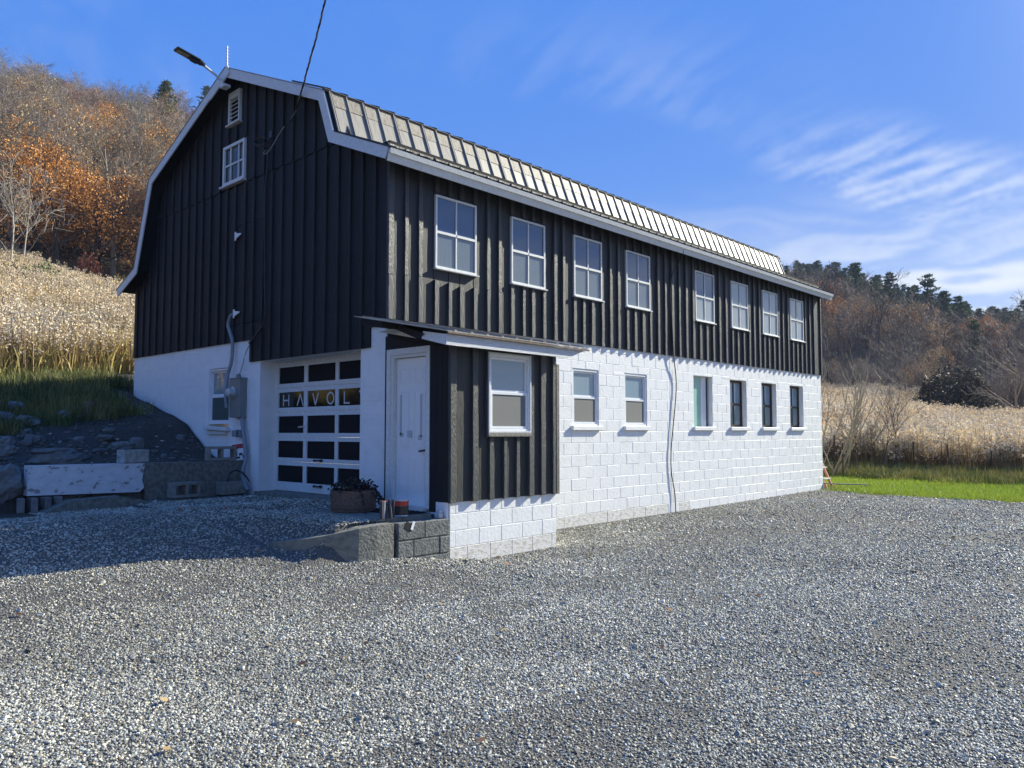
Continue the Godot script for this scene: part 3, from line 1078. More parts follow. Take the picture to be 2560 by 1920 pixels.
	for y in [1.118, 0.722]:
		mb = MB.new()
		mb.box(on_gable(2.165, y, -0.285), V(0.02, 0.035, 0.05), 0.004)
		mb.box(on_gable(1.990, y, -0.285), V(0.02, 0.045, 0.06), 0.004)
		mb.bar(on_gable(2.165, y, -0.262), on_gable(1.990, y + 0.004, -0.262), 0.018, 0.02)
		part(gd, "handle", mb, M["black_metal"])
	mb = MB.new()
	mb.bar(on_gable(2.615, 1.636, -0.27), on_gable(2.48, 1.645, -0.27), 0.02, 0.022)
	mb.box(on_gable(2.49, 1.645, -0.288), V(0.03, 0.04, 0.03))
	part(gd, "handle", mb, M["steel"])
	mb = MB.new()
	mb.span(V(-0.06, 0.4, -3.36), V(0.42, 0.604, -0.61))
	part(barn, "door_apron", mb, M["concrete"])

func build_roof(barn: Node3D) -> void:
	var mb := MB.new()
	var X0 := -0.30
	var X1 := 14.80
	var across := func(z: float, y: float, d: float) -> Vector3: return V(d, y, z)
	# boarded deck under the metal
	var inner := []
	var trim_in := []
	for i in RAKE.size():
		var a: Vector2 = RAKE[maxi(i - 1, 0)]
		var p: Vector2 = RAKE[i]
		var b: Vector2 = RAKE[mini(i + 1, RAKE.size() - 1)]
		var d0 := (p - a).normalized() if i > 0 else (b - p).normalized()
		var d1 := (b - p).normalized() if i < RAKE.size() - 1 else (p - a).normalized()
		var n0 := Vector2(-d0.y, d0.x)
		var n1 := Vector2(-d1.y, d1.x)
		var m := (n0 + n1).normalized()
		var k := 1.0 / maxf(m.dot(n0), 0.3)
		if m.y > 0: m = -m if p.y + m.y > p.y else m
		inner.append(p + m * 0.045 * k)
		trim_in.append(p + m * 0.155 * k)
	for i in RAKE.size() - 1:
		mb.prism(PackedVector2Array([RAKE[i] , RAKE[i + 1], inner[i + 1], inner[i]]), across, X0 + 0.022, X1)
	part(barn, "roof_deck", mb, M["dark"])
	# sheet metal on the slopes
	for i in [0, 2, 3, 4, 5]:
		mb = MB.new()
		var a: Vector2 = RAKE[i]
		var b: Vector2 = RAKE[i + 1]
		var d := (b - a).normalized()
		var up := Vector2(-d.y, d.x)
		if up.y < 0: up = -up
		var over := 0.03 if i in [0, 2] else 0.0
		var aa := a - d * (0.03 if i in [0, 2] else 0.0)
		var bb := b + d * (0.04 if i in [3, 5] else 0.0)
		mb.prism(PackedVector2Array([aa + up * 0.004, bb + up * 0.004, bb + up * 0.012, aa + up * 0.012]), across, X0 - 0.012, X1 + 0.012)
		part(barn, "roof_sheet", mb, M["galvanised"] if i != 0 else M["roof_edge"])
	# the steep face: two courses of panels between standing ribs
	var kn: Vector2 = RAKE[2]
	var lo: Vector2 = RAKE[1]
	var dn := (lo - kn).normalized()
	var out := Vector2(-dn.y, dn.x)
	if out.x < 0: out = -out
	var L := kn.distance_to(lo)
	var bs := Basis(Vector3.RIGHT, V(0, -dn.y, -dn.x), V(0, out.y, out.x))
	var x := X0 + 0.085
	var k := 0
	while x < X1:
		var w := 0.2935
		var xe := minf(x + w, X1)
		for c in 2:
			var t0 := 0.0 if c == 0 else L * 0.34
			var t1 := L * 0.345 if c == 0 else L
			var p := kn + dn * ((t0 + t1) * 0.5) + out * (0.012 if c == 0 else 0.006)
			mb = MB.new()
			var sh := rr(0.82, 1.08)
			mb.tint = Color(sh, sh * 0.99, sh * 0.97)
			var lean := Basis(bs.x, rr(-0.008, 0.008))
			mb.box(V((x + xe) * 0.5, p.y, p.x), V(xe - x - 0.002, t1 - t0, 0.006), 0.0, Basis(bs.y, rr(-0.012, 0.012)) * lean * bs)
			part(barn, "roof_panel", mb, M["galvanised_stained"] if c == 0 else M["galvanised"])
		mb = MB.new()
		var q := kn + dn * (L * 0.5) + out * 0.022
		mb.box(V(x, q.y, q.x), V(0.022, L + 0.01, 0.026), 0.004, bs)
		if k % 2 == 0:
			var q2 := kn + dn * (L * 0.5) + out * 0.016
			mb.box(V(x + 0.036, q2.y, q2.x), V(0.016, L, 0.020), 0.004, bs)
		part(barn, "roof_rib", mb, M["galvanised"])
		x += w
		k += 1
	# rolled edge over the knee and rib ends along the eave
	mb = MB.new()
	mb.box(V((X0 + X1) * 0.5, kn.y + 0.018, kn.x + 0.014), V(X1 - X0 + 0.03, 0.016, 0.05), 0.004)
	part(barn, "knee_flashing", mb, M["roof_edge"])
	x = X0 + 0.085
	while x < X1:
		mb = MB.new()
		mb.bar(V(x, kn.y + 0.034, kn.x + 0.040), V(x, kn.y + 0.034 + 0.43, kn.x - 0.96), 0.05, 0.022)
		part(barn, "roof_rib", mb, M["roof_edge"])
		var ea: Vector2 = RAKE[0]
		var eb: Vector2 = RAKE[1]
		var ed := (eb - ea).normalized()
		mb = MB.new()
		mb.bar(V(x, ea.y + 0.024 - ed.y * 0.05, ea.x - ed.x * 0.05), V(x, eb.y + 0.02, eb.x), 0.05, 0.022)
		part(barn, "roof_rib", mb, M["roof_edge"])
		x += 0.2935
	# white rake boards
	for i in RAKE.size() - 1:
		mb = MB.new()
		mb.prism(PackedVector2Array([RAKE[i], RAKE[i + 1], trim_in[i + 1], trim_in[i]]), across, X0 - 0.002, X0 + 0.020)
		part(barn, "rake_board", mb, M["white_trim"])
	mb = MB.new()
	mb.bar(V(X0 - 0.016, 7.74, -4.03), V(X0 - 0.016, 7.46, -4.72), 0.022, 0.16)
	part(barn, "peak_board", mb, M["white_trim"])
	# eave fascia, leaning with the rafters, and its black soffit
	mb = MB.new()
	mb.prism(PackedVector2Array([Vector2(0.292, 5.124), Vector2(0.316, 5.120), Vector2(0.362, 5.274), Vector2(0.336, 5.280)]), across, X0 + 0.022, X1 + 0.02)
	part(barn, "fascia", mb, M["white_trim"])
	mb = MB.new()
	mb.prism(PackedVector2Array([Vector2(0.348, 5.220), Vector2(0.366, 5.214), Vector2(0.382, 5.278), Vector2(0.364, 5.282)]), across, X0 + 0.024, X1 + 0.02)
	part(barn, "crown_moulding", mb, M["white_trim"])
	mb = MB.new()
	mb.prism(PackedVector2Array([Vector2(-0.02, 5.26), Vector2(0.291, 5.134), Vector2(0.291, 5.152), Vector2(-0.02, 5.28)]), across, X0 + 0.022, X1)
	part(barn, "soffit", mb, M["dark"])

# ------------------------------------------------------------------ entry porch
func build_porch() -> void:
	var porch := thing("entry_porch", "small black lean-to entry porch with white panelled door and sloping metal roof", "porch")
	var ZF := 1.25
	var XR := 2.03
	var front := func(u: float, y: float, d: float) -> Vector3: return V(u, y, ZF + d)
	var side := func(u: float, y: float, d: float) -> Vector3: return V(-0.02 - d, y, u)
	var mb := MB.new()
	# foundation of white blocks
	var fb := holder(porch, "foundation")
	mb.span(V(0.0, -0.4, 0.01), V(XR - 0.01, 0.705, ZF - 0.006))
	part(fb, "mortar_core", mb, M["white_block"])
	var list := []
	bond(list, Rect2(0.0, -0.24, XR, 0.945), [], "long", 0.10)
	lay_blocks(list, fb, M["white_block"], 300, V(0, 0, ZF))
	mb = MB.new()
	mb.span(V(-0.035, 0.3, 0.93), V(-0.002, 0.705, ZF - 0.02), 0.004)
	part(fb, "side_render", mb, M["white_block"])
	# framed walls
	mb = MB.new()
	mb.span(V(0.0, 0.706, ZF - 0.1), V(XR, 2.70, ZF - 0.001))
	mb.span(V(XR - 0.1, 0.706, 0.06), V(XR - 0.001, 2.72, ZF - 0.101))
	mb.prism(PackedVector2Array([Vector2(0.93, 0.706), Vector2(1.14, 0.706), Vector2(1.14, 2.66), Vector2(0.93, 2.70)]), side, -0.1, 0.0)
	mb.prism(PackedVector2Array([Vector2(0.012, 2.66), Vector2(0.93, 2.66), Vector2(0.93, 2.71), Vector2(0.012, 2.90)]), side, -0.1, 0.0)
	part(porch, "sheathing", mb, M["dark"])
	# boards and battens on the front
	var xs := [-0.042, 0.348, 0.60, 0.66, 0.95, 1.17, 1.392, 1.661, 1.99]
	for i in xs.size() - 1:
		var a: float = xs[i]
		var b: float = xs[i + 1] + 0.02
		for seg in [[0.70, 1.528], [1.528, 2.60], [2.60, 2.66]]:
			if a > 0.58 and b < 1.45 and seg[0] > 1.5 and seg[0] < 2.6: continue
			if a > 0.58 and a < 1.40 and seg[0] == 1.528: a = 1.41
			mb = MB.new()
			mb.tint = tone(0.014, 0.2)
			if b - a > 0.02 and (seg[0] != 2.60 or true):
				mb.box(V((a + b) * 0.5, (seg[0] + seg[1]) * 0.5, ZF + 0.009), V(b - a - 0.004, seg[1] - seg[0], 0.018), 0.002, Basis(Vector3.UP, rr(-0.012, 0.012)))
				part(porch, "board", mb, M["black_board"])
			a = xs[i]
	for q in [[-0.042, 0.10, 0.695, 2.64], [0.340, 0.095, 0.695, 2.64], [0.585, 0.035, 1.5, 2.64], [0.640, 0.075, 0.695, 1.505], [0.905, 0.065, 0.695, 1.505], [1.150, 0.07, 0.695, 1.505], [1.400, 0.095, 0.695, 2.64], [1.655, 0.10, 0.695, 2.64], [1.90, 0.06, 0.695, 2.64]]:
		mb = MB.new()
		mb.tint = tone(0.024, 0.2)
		batten(mb, front, q[0], q[1], q[2], q[3], 0.014, 0.052 + rr(-0.003, 0.006), 0.009)
		part(porch, "batten", mb, M["black_board_rough"])
	mb = MB.new()
	mb.tint = Color(0.09, 0.085, 0.075)
	mb.span(V(XR - 0.045, 0.695, ZF + 0.004), V(XR + 0.02, 2.52, ZF + 0.045), 0.004)
	part(porch, "corner_board", mb, M["black_board_rough"])
	# boards on the door side
	for q in [[0.0, 0.034, 0.60, 2.84], [0.912, 1.03, 0.57, 2.66], [1.034, 1.145, 0.70, 2.64], [1.149, 1.245, 0.70, 2.63]]:
		mb = MB.new()
		mb.tint = tone(0.011, 0.15)
		slab(mb, side, q[0], q[1], q[2], q[3], 0.0, 0.02)
		part(porch, "board", mb, M["black_board_matt"])
	for q in [[0.034, 0.33], [0.334, 0.62], [0.624, 0.908]]:
		mb = MB.new()
		mb.tint = tone(0.011, 0.15)
		mb.prism(PackedVector2Array([Vector2(q[0], 2.664), Vector2(q[1], 2.664), Vector2(q[1], 2.84 - q[1] * 0.21), Vector2(q[0], 2.84 - q[0] * 0.21)]), side, 0.0, 0.02)
		part(porch, "board", mb, M["black_board_matt"])
	# white frieze following the roof
	mb = MB.new()
	mb.prism(PackedVector2Array([Vector2(0.06, 2.880), Vector2(0.80, 2.735), Vector2(0.80, 2.86), Vector2(0.06, 3.0)]), side, 0.022, 0.045)
	part(porch, "frieze_board", mb, M["white_trim"])
	# door
	var door := holder(porch, "door")
	mb = MB.new()
	for q in [[0.036, 0.110, 0.60, 2.655], [0.850, 0.908, 0.60, 2.655], [0.111, 0.849, 2.575, 2.655]]:
		slab(mb, side, q[0], q[1], q[2], q[3], -0.02, 0.026)
	for q in [[0.111, 0.165, 0.60, 2.574], [0.815, 0.849, 0.60, 2.574], [0.166, 0.814, 2.535, 2.574]]:
		slab(mb, side, q[0], q[1], q[2], q[3], -0.05, 0.008)
	part(door, "door_frame", mb, M["white_trim"])
	mb = MB.new()
	slab(mb, side, 0.172, 0.810, 0.655, 2.528, -0.09, -0.045)
	part(door, "door_leaf", mb, M["vinyl"])
	for q in [[0.235, 0.455], [0.530, 0.750]]:
		for r in [[2.20, 2.40], [1.36, 2.10], [0.80, 1.22]]:
			mb = MB.new()
			frame_bars(mb, side, q[0], q[1], r[0], r[1], 0.018, -0.0449, -0.038)
			slab(mb, side, q[0] + 0.035, q[1] - 0.035, r[0] + 0.035, r[1] - 0.035, -0.0449, -0.039)
			part(door, "door_panel", mb, M["vinyl"])
	for q in [[0.25, 0.29, 1.52, 2.05], [0.66, 0.70, 1.50, 2.05], [0.40, 0.50, 1.49, 1.58], [0.25, 0.33, 1.50, 1.55], [0.62, 0.70, 1.46, 1.52]]:
		mb = MB.new()
		slab(mb, side, q[0], q[1], q[2], q[3], -0.0375, -0.0365)
		part(door, "tape_mark", mb, M["curtain_pale"])
	mb = MB.new()
	mb.bar(side.call(0.79, 1.33, -0.005), side.call(0.68, 1.315, -0.005), 0.02, 0.022)
	mb.bar(side.call(0.785, 1.33, -0.045), side.call(0.785, 1.33, -0.005), 0.02, 0.02)
	part(door, "handle", mb, M["black_metal"])
	mb = MB.new()
	slab(mb, side, 0.172, 0.810, 0.632, 0.653, -0.085, -0.05)
	part(door, "sweep", mb, M["dark"])
	mb = MB.new()
	slab(mb, side, 0.10, 0.86, 0.575, 0.630, -0.09, 0.09)
	part(door, "threshold", mb, M["white_trim"])
	# window
	var w := hung_window(porch, front, 0.622, 1.398, 1.570, 2.572, 0.062, M["screen"])
	mb = MB.new()
	frame_bars(mb, front, 0.600, 1.412, 1.552, 2.592, 0.021, 0.002, 0.080)
	part(w, "casing", mb, M["white_trim"])
	mb = MB.new()
	mb.tint = Color(0.10, 0.095, 0.088)
	mb.box(V(1.006, 1.520, ZF + 0.045), V(0.84, 0.045, 0.075), 0.006)
	part(w, "sill", mb, M["black_board_rough"])
	# lean-to roof of ribbed metal on white rafters and fascia
	var top := func(x: float, z: float) -> float: return 3.055 - z * 0.196
	mb = MB.new()
	var n := 10
	for i in n:
		var a := lerpf(-0.60, 2.46, float(i) / n)
		var b := lerpf(-0.60, 2.46, float(i + 1) / n)
		var a2 := lerpf(-0.32, 2.40, float(i) / n)
		var b2 := lerpf(-0.32, 2.40, float(i + 1) / n)
		var p := [V(a, top.call(a, 0.062), 0.062), V(b, top.call(b, 0.062), 0.062), V(b2, top.call(b2, 1.54), 1.54), V(a2, top.call(a2, 1.54), 1.54)]
		var q := []
		for e in p: q.append(e + V(0, 0.012, 0))
		mb = MB.new()
		mb.quad(q[3], q[2], q[1], q[0]); mb.quad(p[0], p[1], p[2], p[3])
		for e in 4: mb.quad(p[e], p[(e + 3) % 4], q[(e + 3) % 4], q[e])
		mb.bar(q[0].lerp(q[1], 0.5) + V(0, 0.008, 0), q[3].lerp(q[2], 0.5) + V(0, 0.008, 0), 0.05, 0.02)
		part(porch, "roof_sheet", mb, M["galvanised"])
	mb = MB.new()
	mb.bar(V(-0.31, 2.742, 1.535), V(2.43, 2.730, 1.535), 0.02, 0.022)
	part(porch, "drip_edge", mb, M["rust_metal"])
	mb = MB.new()
	mb.prism(PackedVector2Array([Vector2(-0.30, 2.598), Vector2(2.00, 2.596), Vector2(2.36, 2.722), Vector2(-0.30, 2.730)]), func(u, y, d): return V(u, y, d), 1.478, 1.502)
	part(porch, "fascia", mb, M["rough_trim"])
	mb = MB.new()
	mb.prism(PackedVector2Array([Vector2(1.476, 2.602), Vector2(1.476, 2.728), Vector2(1.08, 2.796), Vector2(1.05, 2.705)]), func(u, y, d): return V(d, y, u), -0.300, -0.278)
	part(porch, "barge_board", mb, M["white_trim"])
	# rafters and black-painted lookouts under the metal
	for xr in [-0.15, 0.5, 1.1, 1.7]:
		mb = MB.new()
		mb.bar(V(xr, 2.99, 0.07), V(xr, 2.715, 1.472), 0.04, 0.09)
		part(porch, "rafter", mb, M["dark"])
	mb = MB.new()
	mb.prism(PackedVector2Array([Vector2(0.56, 2.86), Vector2(1.00, 2.70), Vector2(1.12, 2.76), Vector2(0.60, 2.93)]), func(u, y, d): return V(d, y, u), -0.30, -0.07)
	part(porch, "lookout", mb, M["dark"])
	mb = MB.new()
	mb.prism(PackedVector2Array([Vector2(0.07, 2.94), Vector2(0.50, 2.88), Vector2(0.52, 2.945), Vector2(0.07, 3.02)]), func(u, y, d): return V(d, y, u), -0.50, -0.07)
	part(porch, "lookout", mb, M["dark"])
	mb = MB.new()
	mb.bar(V(-0.28, 2.872, 0.30), V(0.0, 2.872, 0.34), 0.30, 0.012)
	part(porch, "soffit_board", mb, M["white_trim"])

# ------------------------------------------------------------------ things fixed to the barn
func tube_mesh(pts: Array, r: float, sides := 8) -> MB:
	var c := Curve3D.new()
	c.bake_interval = 0.04
	for i in pts.size():
		var a: Vector3 = pts[maxi(i - 1, 0)]
		var b: Vector3 = pts[mini(i + 1, pts.size() - 1)]
		var p: Vector3 = pts[i]
		var t := (b - a) / 6.0
		var lim := minf(p.distance_to(a) if i > 0 else 9.0, p.distance_to(b) if i < pts.size() - 1 else 9.0) * 0.4
		if t.length() > lim and lim > 0.0: t = t.normalized() * lim
		c.add_point(p, -t, t)
	var q := c.get_baked_points()
	var rad := PackedFloat32Array()
	rad.resize(q.size())
	rad.fill(r)
	var mb := MB.new()
	mb.tube(q, rad, sides)
	return mb

func build_fittings() -> void:
	var mb: MB
	# lamp on its arm at the peak
	var lamp := thing("street_lamp", "black flat-headed street lamp on a white arm at the barn's gable peak", "street lamp")
	part(lamp, "arm", tube_mesh([V(-0.33, 7.60, -4.24), V(-0.50, 7.672, -4.22), V(-0.74, 7.765, -4.205)], 0.021, 10), M["white_trim"])
	mb = MB.new()
	mb.box(V(-0.335, 7.565, -4.26), V(0.03, 0.12, 0.14), 0.004)
	mb.box(V(-0.31, 7.475, -4.16), V(0.12, 0.05, 0.16), 0.004)
	part(lamp, "bracket", mb, M["white_trim"])
	var hb := Basis(Vector3.BACK, -0.20)
	var hc := V(-0.955, 7.812, -4.20)
	mb = MB.new()
	mb.box(hc, V(0.42, 0.045, 0.17), 0.016, hb)
	mb.box(hc + hb * V(0.215, -0.006, 0), V(0.10, 0.055, 0.12), 0.014, hb)
	mb.box(hc + hb * V(0.275, -0.006, 0), V(0.06, 0.055, 0.06), 0.010, hb)
	mb.box(hc + hb * V(0.12, -0.036, 0), V(0.12, 0.035, 0.10), 0.010, hb)
	part(lamp, "lamp_head", mb, M["black_metal"])
	for q in [-0.13, -0.03]:
		mb = MB.new()
		mb.box(hc + hb * V(q, -0.025, 0), V(0.085, 0.012, 0.12), 0.003, hb)
		part(lamp, "lens", mb, M["lens"])
	# little mast on the ridge
	var mast := thing("antenna", "short white antenna mast with small cross pegs on the ridge", "antenna")
	mb = MB.new()
	mb.tube(PackedVector3Array([V(-0.27, 7.83, -4.19), V(-0.27, 8.22, -4.20)]), PackedFloat32Array([0.014, 0.012]), 8)
	part(mast, "pole", mb, M["vinyl"])
	for k in 6:
		mb = MB.new()
		mb.bar(V(-0.27, 7.89 + k * 0.055, -4.25 + 0.01 * (k % 2)), V(-0.27, 7.89 + k * 0.055, -4.14), 0.006, 0.006)
		mb.box(V(-0.27, 7.89 + k * 0.055, -4.135), V(0.012, 0.016, 0.012))
		part(mast, "peg", mb, M["steel"])
	# service drop, twisted of three wires
	var sc := thing("service_cable", "twisted black overhead service cable running from the sky to the gable", "cable")
	var path := [V(-0.10, 6.446, -2.47), V(-0.15, 6.495, -2.20), V(-0.40, 6.652, -1.56), V(-0.56, 6.767, -1.172), V(-0.80, 6.95, -0.573), V(-1.02, 7.128, -0.055), V(-1.68, 7.66, 1.5), V(-2.78, 8.55, 4.09), V(-5.0, 10.6, 9.0)
]
	for w in 3:
		var pts := PackedVector3Array()
		var rad := PackedFloat32Array()
		var cv := Curve3D.new()
		for i in path.size():
			var a: Vector3 = path[maxi(i - 1, 0)]
			var b: Vector3 = path[mini(i + 1, path.size() - 1)]
			cv.add_point(path[i], -(b - a) / 6.0, (b - a) / 6.0)
		cv.bake_interval = 0.05
		var q := cv.get_baked_points()
		for i in q.size():
			var ph := i * 0.05 * TAU / 0.55 + w * TAU / 3.0
			pts.append(q[i] + V(cos(ph), sin(ph), 0.3 * sin(ph)) * 0.0085)
			rad.append(0.0075 if w else 0.006)
		mb = MB.new()
		mb.tube(pts, rad, 6)
		part(sc, "wire", mb, M["cable_black"] if w else M["cable_grey"])
	part(sc, "drip_loop", tube_mesh([V(-0.06, 6.44, -2.64), V(-0.10, 6.30, -2.76), V(-0.12, 6.16, -2.905), V(-0.12, 6.09, -3.08), V(-0.10, 6.13, -3.20), V(-0.05, 6.20, -3.21)], 0.008), M["cable_grey"])
	var coil := thing("wire_coil", "loose coil of black wire hung beside the six-light gable window", "coil")
	for k in 3:
		var pts := []
		for i in 17:
			var a := TAU * i / 16.0
			var s := 1.0 - 0.09 * k
			pts.append(V(-0.07 - 0.018 * k, 6.335 + 0.07 * sin(a) * s - 0.14 * cos(a) * s * 0.5 + 0.01 * k, -3.29 + 0.27 * cos(a) * s + 0.03 * sin(a)))
		part(coil, "loop", tube_mesh(pts, 0.006), M["cable_black"])
	mb = MB.new()
	mb.box(V(-0.06, 6.40, -3.03), V(0.05, 0.12, 0.10), 0.01)
	part(coil, "cleat", mb, M["black_metal"])
	part(self, "gable_cable", tube_mesh([V(-0.065, 6.38, -3.06), V(-0.07, 5.9, -3.12), V(-0.07, 5.36, -3.18), V(-0.07, 4.20, -3.14), V(-0.09, 3.75, -3.08), V(-0.10, 3.50, -3.04), V(-0.10, 3.29, -3.11), V(-0.09, 3.14, -3.33), V(-0.07, 3.03, -3.60)], 0.017), M["cable_black"])
	tag(get_child(-1), "thick black cable hanging down the dark gable boards to the white block corner", "cable")
	# meter
	var me := thing("electric_meter", "grey electric meter box with round glass meter beside the low gable window", "electric meter")
	mb = MB.new()
	mb.span(V(-0.13, 1.80, -4.13), V(-0.001, 2.455, -3.765), 0.008)
	mb.span(V(-0.137, 2.452, -4.14), V(0.0, 2.466, -3.758), 0.002)
	part(me, "meter_box", mb, M["meter_grey"])
	mb = MB.new()
	var prof := PackedVector2Array([Vector2(0.085, 0.0), Vector2(0.085, 0.03), Vector2(0.075, 0.032), Vector2(0.072, 0.10), Vector2(0.058, 0.115), Vector2(0, 0.118)])
	mb.lathe(prof, 20)
	var g := part(me, "meter_dial", mb, M["meter_glass"], V(-0.132, 2.22, -3.985))
	g.rotation = V(0, 0, PI * 0.5)
	mb = MB.new()
	mb.lathe(PackedVector2Array([Vector2(0.098, 0.0), Vector2(0.098, 0.022), Vector2(0.086, 0.024), Vector2(0.086, 0.0)]), 20)
	part(me, "meter_ring", mb, M["steel"], V(-0.132, 2.22, -3.985)).rotation = V(0, 0, PI * 0.5)
	mb = MB.new()
	mb.tube(PackedVector3Array([V(-0.09, 2.46, -3.90), V(-0.09, 2.53, -3.90)]), PackedFloat32Array([0.045, 0.035]), 10)
	part(me, "hub", mb, M["meter_grey"])
	part(me, "conduit", tube_mesh([V(-0.07, 3.565, -4.19), V(-0.07, 3.53, -4.27), V(-0.07, 3.40, -4.335), V(-0.07, 3.26, -4.26), V(-0.07, 3.10, -4.175), V(-0.07, 2.86, -4.175), V(-0.08, 2.70, -4.20), V(-0.10, 2.54, -4.255), V(-0.15, 2.36, -4.20), V(-0.18, 2.15, -4.155), V(-0.16, 1.97, -4.150)], 0.030, 12), M["conduit_grey"])
	part(me, "lead_wire", tube_mesh([V(-0.04, 3.03, -3.62), V(-0.05, 2.86, -3.76), V(-0.06, 2.66, -3.83), V(-0.08, 2.53, -3.885)], 0.008), M["cable_grey"])
	part(me, "lead_wire", tube_mesh([V(-0.05, 2.84, -3.75), V(-0.06, 2.68, -3.86), V(-0.08, 2.53, -3.91)], 0.006), M["vinyl"])
	part(me, "conduit", tube_mesh([V(-0.07, 1.80, -3.80), V(-0.07, 1.60, -3.74), V(-0.07, 1.30, -3.66), V(-0.08, 1.10, -3.62), V(-0.12, 0.95, -3.62), V(-0.14, 0.80, -3.58), V(-0.12, 0.62, -3.46)], 0.034, 12), M["conduit_grey"])
	var ob := thing("outlet_box", "small grey weatherproof outlet box under the meter", "outlet")
	mb = MB.new()
	mb.span(V(-0.07, 1.47, -3.98), V(-0.001, 1.60, -3.84), 0.008)
	part(ob, "box_body", mb, M["meter_grey"])
	mb = MB.new()
	mb.span(V(-0.12, 1.48, -4.05), V(-0.072, 1.59, -3.93), 0.014)
	part(ob, "cover", mb, M["conduit_grey"])
	# cable dangling down the long wall
	part(self, "hanging_cable", tube_mesh([V(7.02, 5.29, 0.315), V(7.10, 5.19, 0.33), V(7.13, 5.05, 0.28), V(7.09, 4.85, 0.14), V(7.04, 4.55, 0.075), V(7.03, 4.2, 0.07), V(7.08, 3.7, 0.07), V(7.14, 3.1, 0.06), V(7.27, 2.62, 0.03), V(7.24, 2.2, 0.03), V(7.10, 1.45, 0.025), V(7.05, 1.1, 0.025), V(7.06, 0.75, 0.025), V(7.17, 0.32, 0.03), V(7.18, -0.08, 0.04)], 0.010), M["cable_black"])
	tag(get_child(-1), "thin dark cable dangling from the eave down the white block wall to the ground", "cable")

# ------------------------------------------------------------------ yard
func rock(sd: int, size: Vector3, facets := 2, flat := 0.0) -> MB:
	var s := SphereMesh.new()
	s.radial_segments = 14 if facets > 1 else 9
	s.rings = 8 if facets > 1 else 5
	var arr := s.get_mesh_arrays()
	var vs: PackedVector3Array = arr[Mesh.ARRAY_VERTEX]
	var ix: PackedInt32Array = arr[Mesh.ARRAY_INDEX]
	var f := FastNoiseLite.new()
	f.seed = sd
	f.frequency = 1.6
	var w := PackedVector3Array()
	for p in vs:
		var d := p.normalized()
		var r := 0.5 * (1.0 + 0.38 * f.get_noise_3dv(d) + 0.16 * f.get_noise_3dv(d * 3.0))
		var q := d * r
		if flat > 0.0: q.y = clampf(q.y, -0.5 * flat, 0.5 * flat) / flat
		w.append(q * size)
	var mb := MB.new()
	mb.tint = tone(0.16, 0.25)
	mb.tint.b *= 0.86
	for i in range(0, ix.size(), 3):
		mb.tri(w[ix[i]], w[ix[i + 2]], w[ix[i + 1]])
	return mb

func cinder(mb: MB, c: Vector3, bs: Basis, solid: bool) -> void:
	# 0.40 long, 0.19 high, 0.19 deep; the holes run through its depth
	if solid:
		mb.box(c, V(0.40, 0.19, 0.19), 0.006, bs)
		return
	mb.box(c + bs * V(0, 0.0775, 0), V(0.40, 0.035, 0.19), 0.004, bs)
	mb.box(c + bs * V(0, -0.0775, 0), V(0.40, 0.035, 0.19), 0.004, bs)
	for x in [-0.182, 0.0, 0.182]:
		mb.box(c + bs * V(x, 0, 0), V(0.036, 0.119, 0.188), 0.003, bs)

